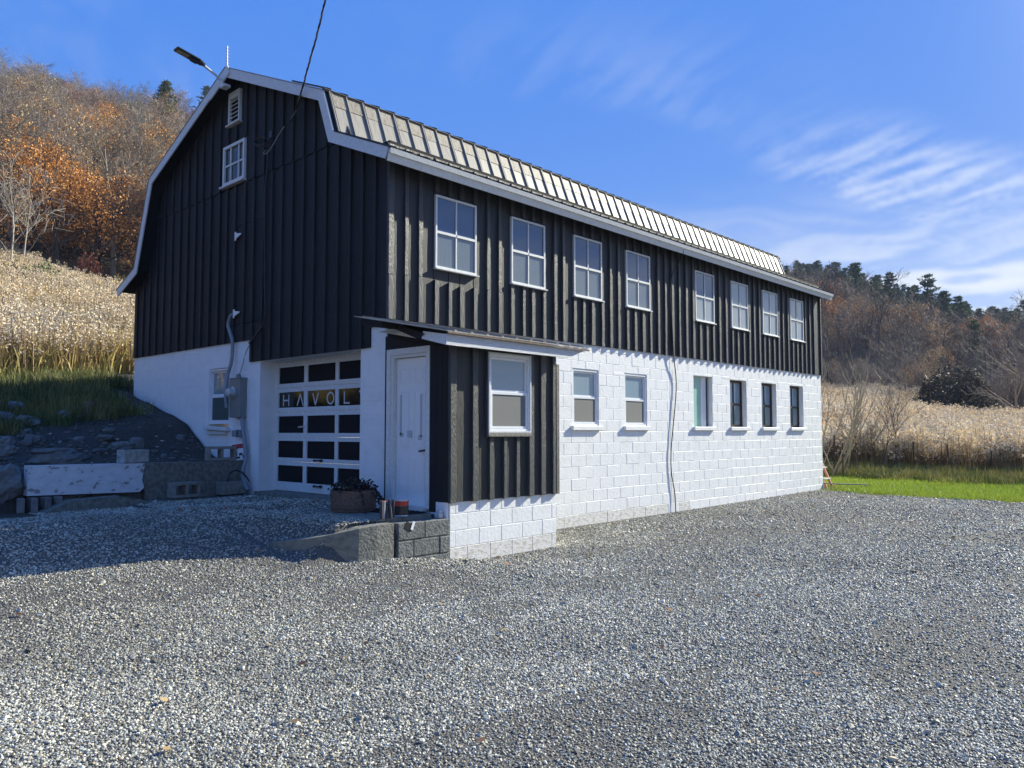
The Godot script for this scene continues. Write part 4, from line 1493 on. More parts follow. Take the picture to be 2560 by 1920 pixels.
func build_yard() -> void:
	var mb: MB
	# ---- ramp walls by the porch
	var bw := thing("block_ramp_wall", "low wall of bare grey blocks with mossy cap in front of the porch door", "wall")
	mb = MB.new()
	mb.span(V(-0.80, -0.3, 1.05), V(-0.005, 0.50, 1.248))
	part(bw, "mortar_core", mb, M["concrete"])
	for k in 4:
		var y1 := 0.512 - k * 0.205
		var u := -0.81 + (0.0 if k % 2 == 0 else -0.17)
		while u < -0.02:
			var a := maxf(u, -0.81)
			var b := minf(u + 0.405, -0.006)
			mb = MB.new()
			mb.tint = tone(0.82, 0.10)
			mb.box(V((a + b) * 0.5, y1 - 0.1 + rr(-0.003, 0.003), 1.157 + rr(-0.004, 0.004)), V(b - a - 0.012, 0.192, 0.21), 0.008, Basis(Vector3.UP, rr(-0.012, 0.012)))
			part(bw, "block", mb, M["concrete"])
			u += 0.405
	mb = MB.new()
	mb.box(V(-0.66, 0.47, 1.266), V(0.10, 0.085, 0.008), 0.0, Basis(Vector3.BACK, -0.5))
	mb.tint = Color(0.03, 0.03, 0.03)
	part(bw, "broken_hole", mb, M["dark"])
	mb = MB.new()
	mb.box(V(-0.60, 0.475, 1.272), V(0.035, 0.10, 0.006), 0.0, Basis(Vector3.BACK, -0.4))
	part(bw, "white_chip", mb, M["vinyl"])
	var cw := thing("concrete_ramp_wall", "weathered poured concrete kerb wall tapering down to the gravel beside the block ramp wall", "wall")
	var ridge := [V(-0.86, 0.520, 1.25), V(-1.10, 0.515, 1.245), V(-1.32, 0.500, 1.22), V(-1.50, 0.465, 1.13), V(-1.70, 0.425, 1.00), V(-1.84, 0.395, 0.84), V(-1.93, 0.372, 0.66), V(-1.98, 0.345, 0.46)]
	mb = MB.new()
	for i in ridge.size() - 1:
		var a: Vector3 = ridge[i]
		var b: Vector3 = ridge[i + 1]
		var na := V(-0.05, 0, 1).normalized() if i == 0 else V(a.z - ridge[i - 1].z - 0.0, 0, -(a.x - ridge[i - 1].x)).normalized()
		var nb := V(b.z - a.z, 0, -(b.x - a.x)).normalized()
		if na.z < 0: na = -na
		if nb.z < 0: nb = -nb
		var wd := 0.20
		var top := [a, b, b - nb * wd, a - na * wd]
		var low := []
		for p in top: low.append(V(p.x, -0.1, p.z))
		for e in 3: top[e] = top[e] + V(rr(-0.004, 0.004), rr(-0.008, 0.008), 0) if e == 9 else top[e]
		mb.quad(top[0], top[3], top[2], top[1])
		mb.quad(low[1], low[0], top[0], top[1])
		mb.quad(low[3], low[2], top[2], top[3])
		if i == 0: mb.quad(low[0], low[3], top[3], top[0])
		if i == ridge.size() - 2: mb.quad(low[2], low[1], top[1], top[2])
	part(cw, "wall_body", mb, M["concrete"])
	mb = MB.new()
	mb.span(V(-0.95, 0.40, -0.35), V(-0.115, 0.562, 1.045), 0.01)
	struct("concrete_pad", mb, M["concrete"])
	# ---- retaining wall below the mound
	var rw := thing("retaining_wall", "low retaining wall of cracked blocks with peeling white paint at its left end", "wall")
	var wall_pt := func(t: float, y: float, d: float) -> Vector3:
		var p := RW_A.lerp(RW_B, t)
		return V(p.x, y, p.y + d)
	mb = MB.new()
	mb.prism(PackedVector2Array([Vector2(1.0, 0.72), Vector2(0.545, 0.68), Vector2(0.525, 0.74), Vector2(0.535, 0.86), Vector2(0.522, 1.10), Vector2(1.0, 1.115)]), wall_pt, -0.19, 0.0)
	part(rw, "painted_stretch", mb, M["peeling_paint"])
	mb = MB.new()
	mb.prism(PackedVector2Array([Vector2(0.515, 0.40), Vector2(0.29, 0.40), Vector2(0.29, 1.095), Vector2(0.518, 1.10), Vector2(0.530, 0.86), Vector2(0.515, 0.74)]), wall_pt, -0.19, -0.012)
	part(rw, "cracked_stretch", mb, M["concrete"])
	mb = MB.new()
	mb.prism(PackedVector2Array([Vector2(0.286, 0.35), Vector2(0.005, 0.35), Vector2(0.005, 1.085), Vector2(0.286, 1.085)]), wall_pt, -0.21, -0.045)
	part(rw, "plain_stretch", mb, M["concrete"])
	mb = MB.new()
	mb.tint = Color(0.5, 0.5, 0.5)
	mb.prism(PackedVector2Array([Vector2(0.99, 0.35), Vector2(0.516, 0.35), Vector2(0.516, 0.66), Vector2(0.99, 0.70)]), wall_pt, -0.25, -0.09)
	part(rw, "footing", mb, M["concrete"])
	for k in 4:
		mb = MB.new()
		mb.tint = tone(0.7, 0.2)
		mb.box(wall_pt.call(1.025 - k * 0.045, 0.60, 0.02), V(0.085, 0.19, 0.16), 0.008, Basis(Vector3.UP, rr(-0.3, 0.3)))
		part(rw, "loose_block", mb, M["cinder"])
	var kb := thing("concrete_kerb", "long sloping grey concrete footing half buried in gravel below the retaining wall", "kerb")
	mb = MB.new()
	mb.prism(PackedVector2Array([Vector2(0.97, 0.50), Vector2(0.60, 0.48), Vector2(0.52, 0.55), Vector2(0.66, 0.66), Vector2(0.86, 0.645)]), wall_pt, 0.03, 0.30)
	part(kb, "kerb_body", mb, M["concrete"])
	mb = MB.new()
	mb.tint = Color(0.7, 0.7, 0.65)
	mb.prism(PackedVector2Array([Vector2(0.60, 0.44), Vector2(0.30, 0.44), Vector2(0.32, 0.545), Vector2(0.58, 0.555)]), wall_pt, 0.05, 0.42)
	part(kb, "broken_slab", mb, M["concrete"])
	# ---- loose blocks
	var along := Basis(Vector3.UP, atan2(RW_B.y - RW_A.y, -(RW_B.x - RW_A.x)) * 1.0)
	var cb := thing("concrete_block", "grey hollow concrete block on its side in front of the retaining wall", "concrete block", V(-1.27, 0.70, -3.24), "loose concrete blocks")
	mb = MB.new(); cinder(mb, V(0, 0, 0), Basis(Vector3.UP, 0.10).scaled(V(1.05, 1.15, 1.05)), false)
	part(cb, "block_body", mb, M["cinder"])
	var cb2 := thing("concrete_block", "pale solid concrete block lying on top of the retaining wall", "concrete block", V(-1.87, 1.205, -3.62), "loose concrete blocks")
	mb = MB.new(); cinder(mb, V(0, 0, 0), Basis(Vector3.UP, 0.25), true)
	part(cb2, "block_body", mb, M["concrete_pale"])
	var cb3 := thing("concrete_block", "brown-grey hollow concrete block on the retaining wall beside the white gable", "concrete block", V(-0.36, 1.19, -3.93), "loose concrete blocks")
	mb = MB.new(); cinder(mb, V(0, 0.02, 0), Basis(Vector3.UP, -0.12).scaled(V(1.15, 1.2, 1)), false)
	part(cb3, "block_body", mb, M["cinder"])
	var cb4 := thing("concrete_block", "grey solid concrete block lying on the gravel at the gable's foot", "concrete block", V(-0.33, 0.66, -3.60), "loose concrete blocks")
	mb = MB.new(); cinder(mb, V(0, 0, 0), Basis(Vector3.UP, 0.12).scaled(V(1.1, 1.05, 1)), true)
	part(cb4, "block_body", mb, M["cinder"])
	part(self, "black_hose", tube_mesh([V(-0.42, 0.70, -3.52), V(-0.40, 0.85, -3.56), V(-0.28, 0.94, -3.58), V(-0.16, 0.88, -3.52), V(-0.10, 0.76, -3.46)], 0.012), M["cable_black"])
	tag(get_child(-1), "short arch of black hose over the grey block by the conduit", "hose")
	var sg := thing("yard_sign", "small weathered yard sign with red band leaning by the conduit on the wall", "sign", V(-0.10, 1.10, -3.80))
	var sb := Basis(Vector3.UP, -1.0) * Basis(Vector3.BACK, 0.15)
	mb = MB.new(); mb.box(V(0, 0.14, 0), V(0.26, 0.28, 0.006), 0.0, sb)
	part(sg, "board", mb, M["vinyl"])
	mb = MB.new(); mb.tint = Color(0.35, 0.05, 0.06); mb.box(sb * V(0, 0.085, 0.005) + V(0, 0.14, 0), V(0.24, 0.075, 0.004), 0.0, sb)
	part(sg, "red_band", mb, M["bark"])
	for q in [[-0.07, -0.04, 0.05, 0.05], [0.02, -0.05, 0.06, 0.04], [-0.04, -0.10, 0.09, 0.03], [0.07, -0.09, 0.04, 0.05]]:
		mb = MB.new(); mb.tint = Color(0.04, 0.04, 0.06); mb.box(sb * V(q[0], q[1], 0.005) + V(0, 0.14, 0), V(q[2], q[3], 0.003), 0.0, sb)
		part(sg, "print", mb, M["bark"])
	# ---- planter and pots by the door
	var pl := thing("planter", "round rusty brown tub planter full of withered dark leaves by the garage door", "planter", V(-0.60, 0.56, 0.10))
	mb = MB.new()
	mb.lathe(PackedVector2Array([Vector2(0.25, 0.0), Vector2(0.275, 0.01), Vector2(0.285, 0.12), Vector2(0.29, 0.27), Vector2(0.265, 0.275), Vector2(0.262, 0.24), Vector2(0.0, 0.24)]), 28)
	mb.tint = Color(0.30, 0.24, 0.22)
	part(pl, "tub", mb, M["rust_metal"])
	for y in [0.05, 0.21]:
		mb = MB.new()
		mb.lathe(PackedVector2Array([Vector2(0.284, y), Vector2(0.292, y + 0.002), Vector2(0.294, y + 0.022), Vector2(0.284, y + 0.024)]), 28)
		part(pl, "hoop", mb, M["rust_metal"])
	mb = MB.new()
	for i in 520:
		var a := rr(0, TAU)
		var r := sqrt(rng.randf()) * 0.30
		var y := 0.25 + rr(0, 0.17) * (1.0 - r * r * 6.0)
		var p := V(cos(a) * r, y, sin(a) * r)
		mb.tint = Color(0.020, 0.014, 0.012) * rr(0.5, 2.2)
		var d := V(rr(-1, 1), rr(-0.7, 0.7), rr(-1, 1)).normalized() * rr(0.03, 0.06)
		var e := d.cross(V(rr(-1, 1), 1, rr(-1, 1))).normalized() * rr(0.012, 0.026)
		mb.quad(p, p + d * 0.5 + e, p + d, p + d * 0.5 - e)
	for i in 14:
		var a := rr(-1.2, 1.9)
		var q := V(cos(a) * 0.27, 0.27, sin(a) * 0.27)
		for k in 6:
			var q2 := q + V(cos(a) * 0.025, -0.045 + rr(-0.02, 0.03), sin(a) * 0.025)
			mb.tint = Color(0.022, 0.015, 0.012)
			mb.bar(q, q2, 0.004, 0.004, V(0.3, 0.2, 1))
			mb.quad(q2, q2 + V(0.03, 0.01, 0.02), q2 + V(0.02, -0.03, 0.03), q2 + V(-0.01, -0.02, 0.01))
			q = q2
	part(pl, "withered_plant", mb, M["leaf"]).set_meta("kind", "stuff")
	var can := thing("paint_can", "open paint can with red band and wire bail on the pad by the porch door", "paint can", V(-0.55, 0.563, 1.00))
	mb = MB.new()
	mb.lathe(PackedVector2Array([Vector2(0, 0), Vector2(0.083, 0), Vector2(0.086, 0.006), Vector2(0.083, 0.012), Vector2(0.083, 0.185), Vector2(0.087, 0.190), Vector2(0.085, 0.196), Vector2(0.070, 0.194), Vector2(0.070, 0.17), Vector2(0, 0.17)]), 24)
	part(can, "can_body", mb, M["steel"])
	mb = MB.new()
	mb.lathe(PackedVector2Array([Vector2(0.0842, 0.125), Vector2(0.0845, 0.18)]), 24)
	part(can, "red_band", mb, M["red_paint"])
	mb = MB.new()
	mb.lathe(PackedVector2Array([Vector2(0.0842, 0.014), Vector2(0.0845, 0.124)]), 24)
	part(can, "black_label", mb, M["black_metal"])
	part(can, "bail", tube_mesh([V(-0.085, 0.17, 0), V(-0.075, 0.23, 0.01), V(0, 0.27, 0.02), V(0.075, 0.23, 0.01), V(0.085, 0.17, 0)], 0.002, 5), M["steel"])
	var can2 := thing("paint_can", "tall dark bundle of tubes and sticks standing left of the red-banded paint can", "tube bundle", V(-0.86, 0.563, 1.08))
	for k in 5:
		mb = MB.new()
		mb.tint = Color(0.05, 0.05, 0.06) if k != 1 else Color(0.30, 0.31, 0.33)
		mb.tube(PackedVector3Array([V(k * 0.042 - 0.06, 0, rr(-0.03, 0.03)), V(k * 0.042 - 0.06 + rr(-0.01, 0.01), 0.19 + rr(-0.02, 0.02), rr(-0.03, 0.03))]), PackedFloat32Array([0.020, 0.020]), 10)
		part(can2, "tube", mb, M["bark"])
	mb = MB.new(); mb.tint = Color(0.35, 0.10, 0.08)
	mb.bar(V(-0.09, 0.195, 0.02), V(0.15, 0.205, -0.01), 0.012, 0.012)
	part(can2, "stick", mb, M["bark"])
	can2.name = numbered("tube_bundle")
	var jar := thing("glass_jar", "small clear glass jar on the ledge under the porch door side", "jar", V(-0.085, 0.515, 1.17))
	mb = MB.new()
	mb.lathe(PackedVector2Array([Vector2(0, 0), Vector2(0.035, 0), Vector2(0.038, 0.01), Vector2(0.038, 0.055), Vector2(0.03, 0.066), Vector2(0.03, 0.075), Vector2(0, 0.076)]), 16)
	mb.tint = Color(0.25, 0.27, 0.25)
	part(jar, "jar_body", mb, M["meter_glass"])
	mb = MB.new()
	mb.lathe(PackedVector2Array([Vector2(0, 0.0765), Vector2(0.033, 0.0765), Vector2(0.033, 0.090), Vector2(0, 0.091)]), 16)
	part(jar, "lid", mb, M["steel"])
	var mat_ := thing("doormat", "black ribbed rubber doormat on the concrete pad at the porch door", "doormat", V(-0.32, 0.562, 0.55))
	mb = MB.new(); mb.span(V(-0.19, 0.0, -0.42), V(0.19, 0.012, 0.42), 0.003)
	part(mat_, "mat_base", mb, M["black_metal"])
	for k in 9:
		mb = MB.new(); mb.span(V(-0.17, 0.0125, -0.40 + k * 0.095), V(0.17, 0.020, -0.36 + k * 0.095), 0.002)
		part(mat_, "rib", mb, M["dark"])
	# ---- mound: stones, boulder, stump
	var fs := thing("flat_stone", "long flat layered brown slab lying at the retaining wall's left top", "stone", V(-2.80, 1.17, -3.86))
	mb = rock(5, V(0.34, 0.10, 0.22), 2, 0.7)
	part(fs, "slab", mb, M["stone"]).scale = V(2.0, 2.0, 1.8)
	part(fs, "layer", rock(6, V(0.30, 0.08, 0.20), 2, 0.7), M["stone"], V(-0.05, 0.10, -0.03)).scale = V(1.8, 1.6, 1.8)
	var bo := thing("boulder", "rounded tan boulder at the retaining wall's left end, cut by the picture edge", "boulder", V(-3.50, 0.80, -3.62))
	part(bo, "rock", rock(7, V(0.48, 0.50, 0.42), 2), M["stone"], V(0, 0.08, 0))
	var sp := [[-2.298, -7.91, 0.40, 0.26, "largest pale rounded stone at the top left of the dirt mound"], [-2.359, -7.07, 0.36, 0.22, ""], [-2.513, -7.18, 0.34, 0.24, ""], [-2.194, -6.99, 0.40, 0.12, ""], [-2.475, -6.49, 0.20, 0.15, ""],
		[-1.707, -7.21, 0.30, 0.20, "squarish stone left of the stump"], [-2.534, -6.08, 0.20, 0.16, ""], [-2.431, -6.00, 0.24, 0.15, ""], [-2.642, -5.89, 0.18, 0.12, ""], [-1.370, -7.62, 0.40, 0.10, ""], [-0.673, -7.26, 0.22, 0.10, ""],
		[-1.437, -5.22, 0.42, 0.15, "long low stone in the middle of the dirt mound above the pale block"], [-1.191, -5.23, 0.24, 0.22, ""], [-1.544, -5.64, 0.34, 0.10, "tilted slate-like stone in the middle of the dirt mound"], [-0.337, -5.48, 0.17, 0.12, ""], [-0.947, -4.73, 0.12, 0.10, ""], [-1.363, -6.0, 0.20, 0.08, ""], [-1.854, -5.05, 0.30, 0.08, ""], [-2.913, -5.96, 0.26, 0.2, ""], [-1.918, -5.76, 0.18, 0.09, ""], [-2.622, -7.30, 0.42, 0.3, ""], [-0.192, -5.385, 0.12, 0.06, ""], [-0.845, -7.25, 0.30, 0.09, ""], [-3.05, -5.3, 0.30, 0.2, ""], [-2.2, -4.7, 0.2, 0.1, ""]]
	for i in sp.size():
		var q: Array = sp[i]
		var st := thing("stone", q[4] if q[4] else "grey weathered stone lying on the dark dirt mound", "stone", V(q[0], height(q[0], q[1]) + q[3] * 0.22, q[1]), "stones on the dirt mound")
		part(st, "rock", rock(20 + i, V(q[2], q[3], q[2] * 0.75), 2, 0.75), M["stone"]).rotation = V(rr(-0.15, 0.15), rr(0, TAU), rr(-0.2, 0.2))
	rng.seed = 33
	var lx := []
	var lc := []
	for i in 900:
		var x := rr(-4.0, -0.05)
		var z := rr(-8.6, -3.95)
		if behind_wall(x, z) < 0.3: continue
		var s := 0.018 * exp(rr(-0.4, 0.9))
		lx.append(Transform3D(Basis.from_euler(V(rr(-0.5, 0.5), rr(0, TAU), rr(-0.5, 0.5))).scaled(V(s * 1.4, s, s)), V(x, height(x, z) + s * 0.2, z)))
		var t := 0.10 * exp(rr(-0.9, 0.7)) if rng.randf() > 0.03 else 0.5
		lc.append(Color(t, t * 0.93, t * 0.82))
	multi("rubble", pebble_mesh(130), M["pebble"], lx, lc)
	var su := thing("stump", "short weathered brown tree stump standing at the top of the dirt mound", "stump", V(-1.297, height(-1.297, -7.165), -7.165))
	mb = MB.new()
	mb.tube(PackedVector3Array([V(0, -0.1, 0), V(0.005, 0.1, 0), V(0.01, 0.27, 0.01)]), PackedFloat32Array([0.15, 0.115, 0.105]), 11)
	part(su, "wood", mb, M["old_wood"])
	for k in 3:
		mb = MB.new()
		mb.tube(PackedVector3Array([V(0, 0.02, 0), V(0.16 - k * 0.14, 0.03, 0.14), V(0.30 - k * 0.3, -0.04, 0.26)]), PackedFloat32Array([0.05, 0.035, 0.015]), 6)
		part(su, "root", mb, M["old_wood"])

	# ---- right end: ladder, plank, fence
	var ld := thing("ladder", "orange-red wooden stepladder leaning behind the barn's far corner", "ladder", V(15.0, 0.0, -0.55))
	for s in [-0.0, 0.42]:
		mb = MB.new(); mb.bar(V(s, 0.0, 0.55), V(s + 0.05, 0.95, 0.12), 0.03, 0.06)
		part(ld, "rail", mb, M["orange_wood"])
	for k in 2:
		mb = MB.new(); mb.span(V(0.02, 0.26 + k * 0.3, 0.38 - k * 0.1), V(0.42, 0.29 + k * 0.3, 0.50 - k * 0.1))
		part(ld, "step", mb, M["white_trim"])
	var pk := polar(69.9, 23.2)
	mb = MB.new()
	mb.box(V(0, 0.05, 0), V(1.3, 0.03, 0.10), 0.004, Basis(Vector3.UP, -0.75) * Basis(Vector3.BACK, -0.03))
	part(self, "plank", mb, M["cinder"], V(pk.x, height(pk.x, pk.z) + 0.08, pk.z))
	tag(get_child(-1), "pale wooden plank lying on the lawn behind the barn's far corner", "plank")
	var posts := [[69.20, 28.2, 1.35, 0.06, "first rusty fence post from the barn's far corner, leaning at the lawn edge"], [69.70, 27.3, 1.15, 0.10, "second rusty fence post from the barn, leaning close beside the first"], [73.95, 31.0, 1.05, 0.0, "upright rusty fence post midway along the tall grass edge"], [76.05, 30.5, 1.15, -0.5, "thin fence post fallen slantwise in the dry weeds"], [78.25, 31.5, 0.80, 0.04, "short rusty fence post nearest the right edge of the lawn"]]
	for q in posts:
		var p := polar(q[0], q[1])
		var fp := thing("fence_post", q[4], "fence post", p, "rusty fence posts along the lawn")
		mb = MB.new()
		mb.tint = Color(0.5, 0.45, 0.42)
		var tb := Basis(V(0.4, 0, 0.9).normalized(), q[3])
		mb.box(tb * V(0, q[2] * 0.5, 0), V(0.05, q[2], 0.012), 0.0, tb)
		mb.box(tb * V(0, q[2] * 0.5, 0.0185), V(0.012, q[2], 0.025), 0.0, tb)
		part(fp, "post", mb, M["rust_metal"])

# ------------------------------------------------------------------ gravel
func multi(nm: String, mesh: Mesh, m: Material, xf: Array, cols: Array, kind := "stuff") -> MultiMeshInstance3D:
	var mm := MultiMesh.new()
	mm.transform_format = MultiMesh.TRANSFORM_3D
	mm.use_colors = cols.size() > 0
	mm.mesh = mesh
	mm.instance_count = xf.size()
	for i in xf.size():
		mm.set_instance_transform(i, xf[i])
		if cols.size(): mm.set_instance_color(i, cols[i])
	var o := MultiMeshInstance3D.new()
	o.multimesh = mm
	o.material_override = m
	o.name = numbered(nm)
	add_child(o)
	o.set_meta("kind", kind)
	return o

func pebble_mesh(sd: int) -> ArrayMesh:
	var r := RandomNumberGenerator.new()
	r.seed = sd
	var t := (1.0 + sqrt(5.0)) / 2.0
	var p := [V(-1, t, 0), V(1, t, 0), V(-1, -t, 0), V(1, -t, 0), V(0, -1, t), V(0, 1, t), V(0, -1, -t), V(0, 1, -t), V(t, 0, -1), V(t, 0, 1), V(-t, 0, -1), V(-t, 0, 1)]
	for i in 12: p[i] = p[i].normalized() * r.randf_range(0.55, 1.15) * V(1.0, 0.62, 0.8)
	var mb := MB.new()
	for f in [[0, 11, 5], [0, 5, 1], [0, 1, 7], [0, 7, 10], [0, 10, 11], [1, 5, 9], [5, 11, 4], [11, 10, 2], [10, 7, 6], [7, 1, 8], [3, 9, 4], [3, 4, 2], [3, 2, 6], [3, 6, 8], [3, 8, 9], [4, 9, 5], [2, 4, 11], [6, 2, 10], [8, 6, 7], [9, 8, 1]]:
		mb.tri(p[f[0]], p[f[1]], p[f[2]])
	return mb.mesh()

func build_gravel() -> void:
	var meshes := []
	for i in 4: meshes.append(pebble_mesh(100 + i))
	var xf := [[], [], [], []]
	var cl := [[], [], [], []]
	var bands := [[2.3, 5.5, 6800.0, 0.0082], [5.5, 8.5, 4500.0, 0.0092], [8.5, 13.0, 2000.0, 0.0112], [13.0, 20.0, 680.0, 0.0145], [20.0, 30.0, 190.0, 0.019]]
	for b in bands:
		var a0 := deg_to_rad(4.0)
		var a1 := deg_to_rad(90.0)
		var n := int(0.5 * (a1 - a0) * (b[1] * b[1] - b[0] * b[0]) * b[2])
		for i in n:
			var r := sqrt(lerpf(b[0] * b[0], b[1] * b[1], rng.randf()))
			var a := rr(a0, a1)
			var x := EYE.x + sin(a) * r
			var z := EYE.z - cos(a) * r
			if x > -0.02 and z < 0.01 or (x > -0.02 and x < 2.04 and z < 1.26) or (x > -0.85 and x < 0.0 and z < 1.26 and z > -0.4): continue
			if not is_gravel(x, z): continue
			if z < -3.3: continue
			# tyre lanes and raked heaps: fewer loose stones where it is packed
			var packed := fn.get_noise_2d(x * 9.0 + z * 6.0, z * 16.0)
			if packed > 0.12 and rng.randf() < 0.55: continue
			var s: float = b[3] * exp(rr(-0.5, 0.55))
			if rng.randf() < 0.004: s *= 2.2
			var k := rng.randi() % 4
			var bs := Basis.from_euler(V(rr(-0.5, 0.5), rr(0, TAU), rr(-0.5, 0.5))).scaled(V(s, s, s))
			xf[k].append(Transform3D(bs, V(x, height(x, z) + s * rr(-0.05, 0.35), z)))
			var t := 0.33 * exp(rr(-1.05, 0.60))
			if rng.randf() < 0.05: t = rr(0.42, 0.60)
			t *= 1.0 + 0.38 * fn.get_noise_2d(x * 14.0 - z * 5.0 + 90.0, z * 11.0) + 0.22 * fn.get_noise_2d(x * 5.0 + z * 3.0, z * 4.0 - 60.0)
			var warm := rr(-0.06, 0.06)
			if rng.randf() < 0.02: warm = 0.25
			cl[k].append(Color(t * (1.07 + warm), t * 1.02, t * (0.84 - warm)))
	for k in 4: multi("gravel", meshes[k], M["pebble"], xf[k], cl[k])
	# a few blown-in leaves
	var lm := MB.new()
	lm.quad(V(-0.035, 0.004, 0), V(0, 0.0, -0.018), V(0.038, 0.010, 0.002), V(0.002, 0.014, 0.020))
	var lx := []
	var lc := []
	for i in 260:
		var p := polar(rr(8.0, 84.0), sqrt(rr(9.0, 420.0)))
		if p.x > -0.05 and p.z < 1.3 or not is_gravel(p.x, p.z): continue
		lx.append(Transform3D(Basis.from_euler(V(rr(-0.4, 0.4), rr(0, TAU), rr(-0.4, 0.4))).scaled(Vector3.ONE * rr(0.6, 1.2)), p + V(0, 0.018, 0)))
		lc.append(Color(0.30, 0.10, 0.05).lerp(Color(0.34, 0.24, 0.11), rng.randf()))
	multi("fallen_leaves", lm.mesh(), M["leaf"], lx, lc)

# ------------------------------------------------------------------ grasses
func blade(mb: MB, p: Vector3, h: float, w: float, lean: Vector2, c: Color) -> void:
	var a := rr(0, TAU)
	var s := V(cos(a), 0, sin(a)) * w * 0.5
	var m := p + V(lean.x * 0.35, h * 0.6, lean.y * 0.35)
	mb.tint = c
	mb.quad(p - s, p + s, m + s * 0.8, m - s * 0.8)
	mb.tri(m - s * 0.8, m + s * 0.8, p + V(lean.x, h, lean.y))

func grass_tuft(sd: int, n: int, h: float, spread: float, w: float, c0: Color, c1: Color) -> ArrayMesh:
	rng.seed = sd
	var mb := MB.new()
	for i in n:
		var a := rr(0, TAU)
		var r := sqrt(rng.randf()) * spread
		blade(mb, V(cos(a) * r, -0.03, sin(a) * r), h * rr(0.55, 1.1), w, Vector2(rr(-0.4, 0.4), rr(-0.4, 0.4)) * h, c0.lerp(c1, rng.randf()))
	return mb.mesh()

func weed_clump(sd: int, n: int, h: float, fluff: float, w: float) -> ArrayMesh:
	# dead goldenrod: straight stalks, shrivelled leaves, drooping pale plumes
	rng.seed = sd
	var mb := MB.new()
	for i in n:
		var a := rr(0, TAU)
		var r := sqrt(rng.randf()) * 0.42
		var p := V(cos(a) * r, -0.05, sin(a) * r)
		var hh := h * rr(0.65, 1.1)
		var top := p + V(rr(-0.15, 0.15), hh, rr(-0.15, 0.15))
		var c := Color(0.34, 0.23, 0.12) * rr(0.6, 1.15)
		mb.tint = c
		var s := V(cos(a + 1.2), 0, sin(a + 1.2)) * w
		mb.quad(p - s, p + s, top + s * 0.6, top - s * 0.6)
		for k in 7:
			var q := p.lerp(top, rr(0.12, 0.85))
			var d := V(rr(-1, 1), rr(-0.5, 0.25), rr(-1, 1)).normalized() * rr(0.06, 0.12)
			var e := d.cross(Vector3.UP).normalized() * 0.012
			mb.tint = Color(0.32, 0.23, 0.13) * rr(0.5, 1.2)
			mb.tri(q - e, q + e, q + d)
		for k in 13:
			var q := top + V(rr(-0.09, 0.11), rr(-0.24, 0.05), rr(-0.09, 0.09)) * fluff
			var d := V(rr(-1, 1), rr(-0.3, 1), rr(-1, 1)).normalized() * rr(0.035, 0.085) * fluff
			var e := d.cross(V(rr(-1, 1), 0.6, rr(-1, 1))).normalized() * rr(0.02, 0.04) * fluff
			mb.tint = Color(0.84, 0.70, 0.52) * rr(0.65, 1.15)
			mb.quad(q, q + d * 0.5 + e, q + d, q + d * 0.5 - e)
	return mb.mesh()

func scatter(nm: String, meshes: Array, m: Material, az0: float, az1: float, r0: float, r1: float, n: int, s0: float, s1: float, keep: Callable, sd: int) -> void:
	rng.seed = sd
	var xf := []
	var cl := []
	for k in meshes.size():
		xf.append([]); cl.append([])
	for i in n:
		var r := sqrt(lerpf(r0 * r0, r1 * r1, rng.randf()))
		var p := polar(rr(az0, az1), r)
		var s := rr(s0, s1)
		if p.x > -0.5 and p.x < 15.3 and p.z < 0.4 and p.z > -9.0: continue
		if not keep.call(p): continue
		var k := rng.randi() % meshes.size()
		xf[k].append(Transform3D(Basis(Vector3.UP, rr(0, TAU)).scaled(V(s, s * rr(0.85, 1.15), s)), p))
		var t := 0.5 * (1.0 + fn.get_noise_2d(p.x * 6.0, p.z * 6.0)) + rr(-0.12, 0.12)
		var g := rr(0.82, 1.15)
		cl[k].append(Color(g * lerpf(0.85, 1.12, t), g * lerpf(0.92, 1.05, t), g * lerpf(1.0, 0.85, t)))
	for k in meshes.size():
		if xf[k].size(): multi(nm, meshes[k], m, xf[k], cl[k])

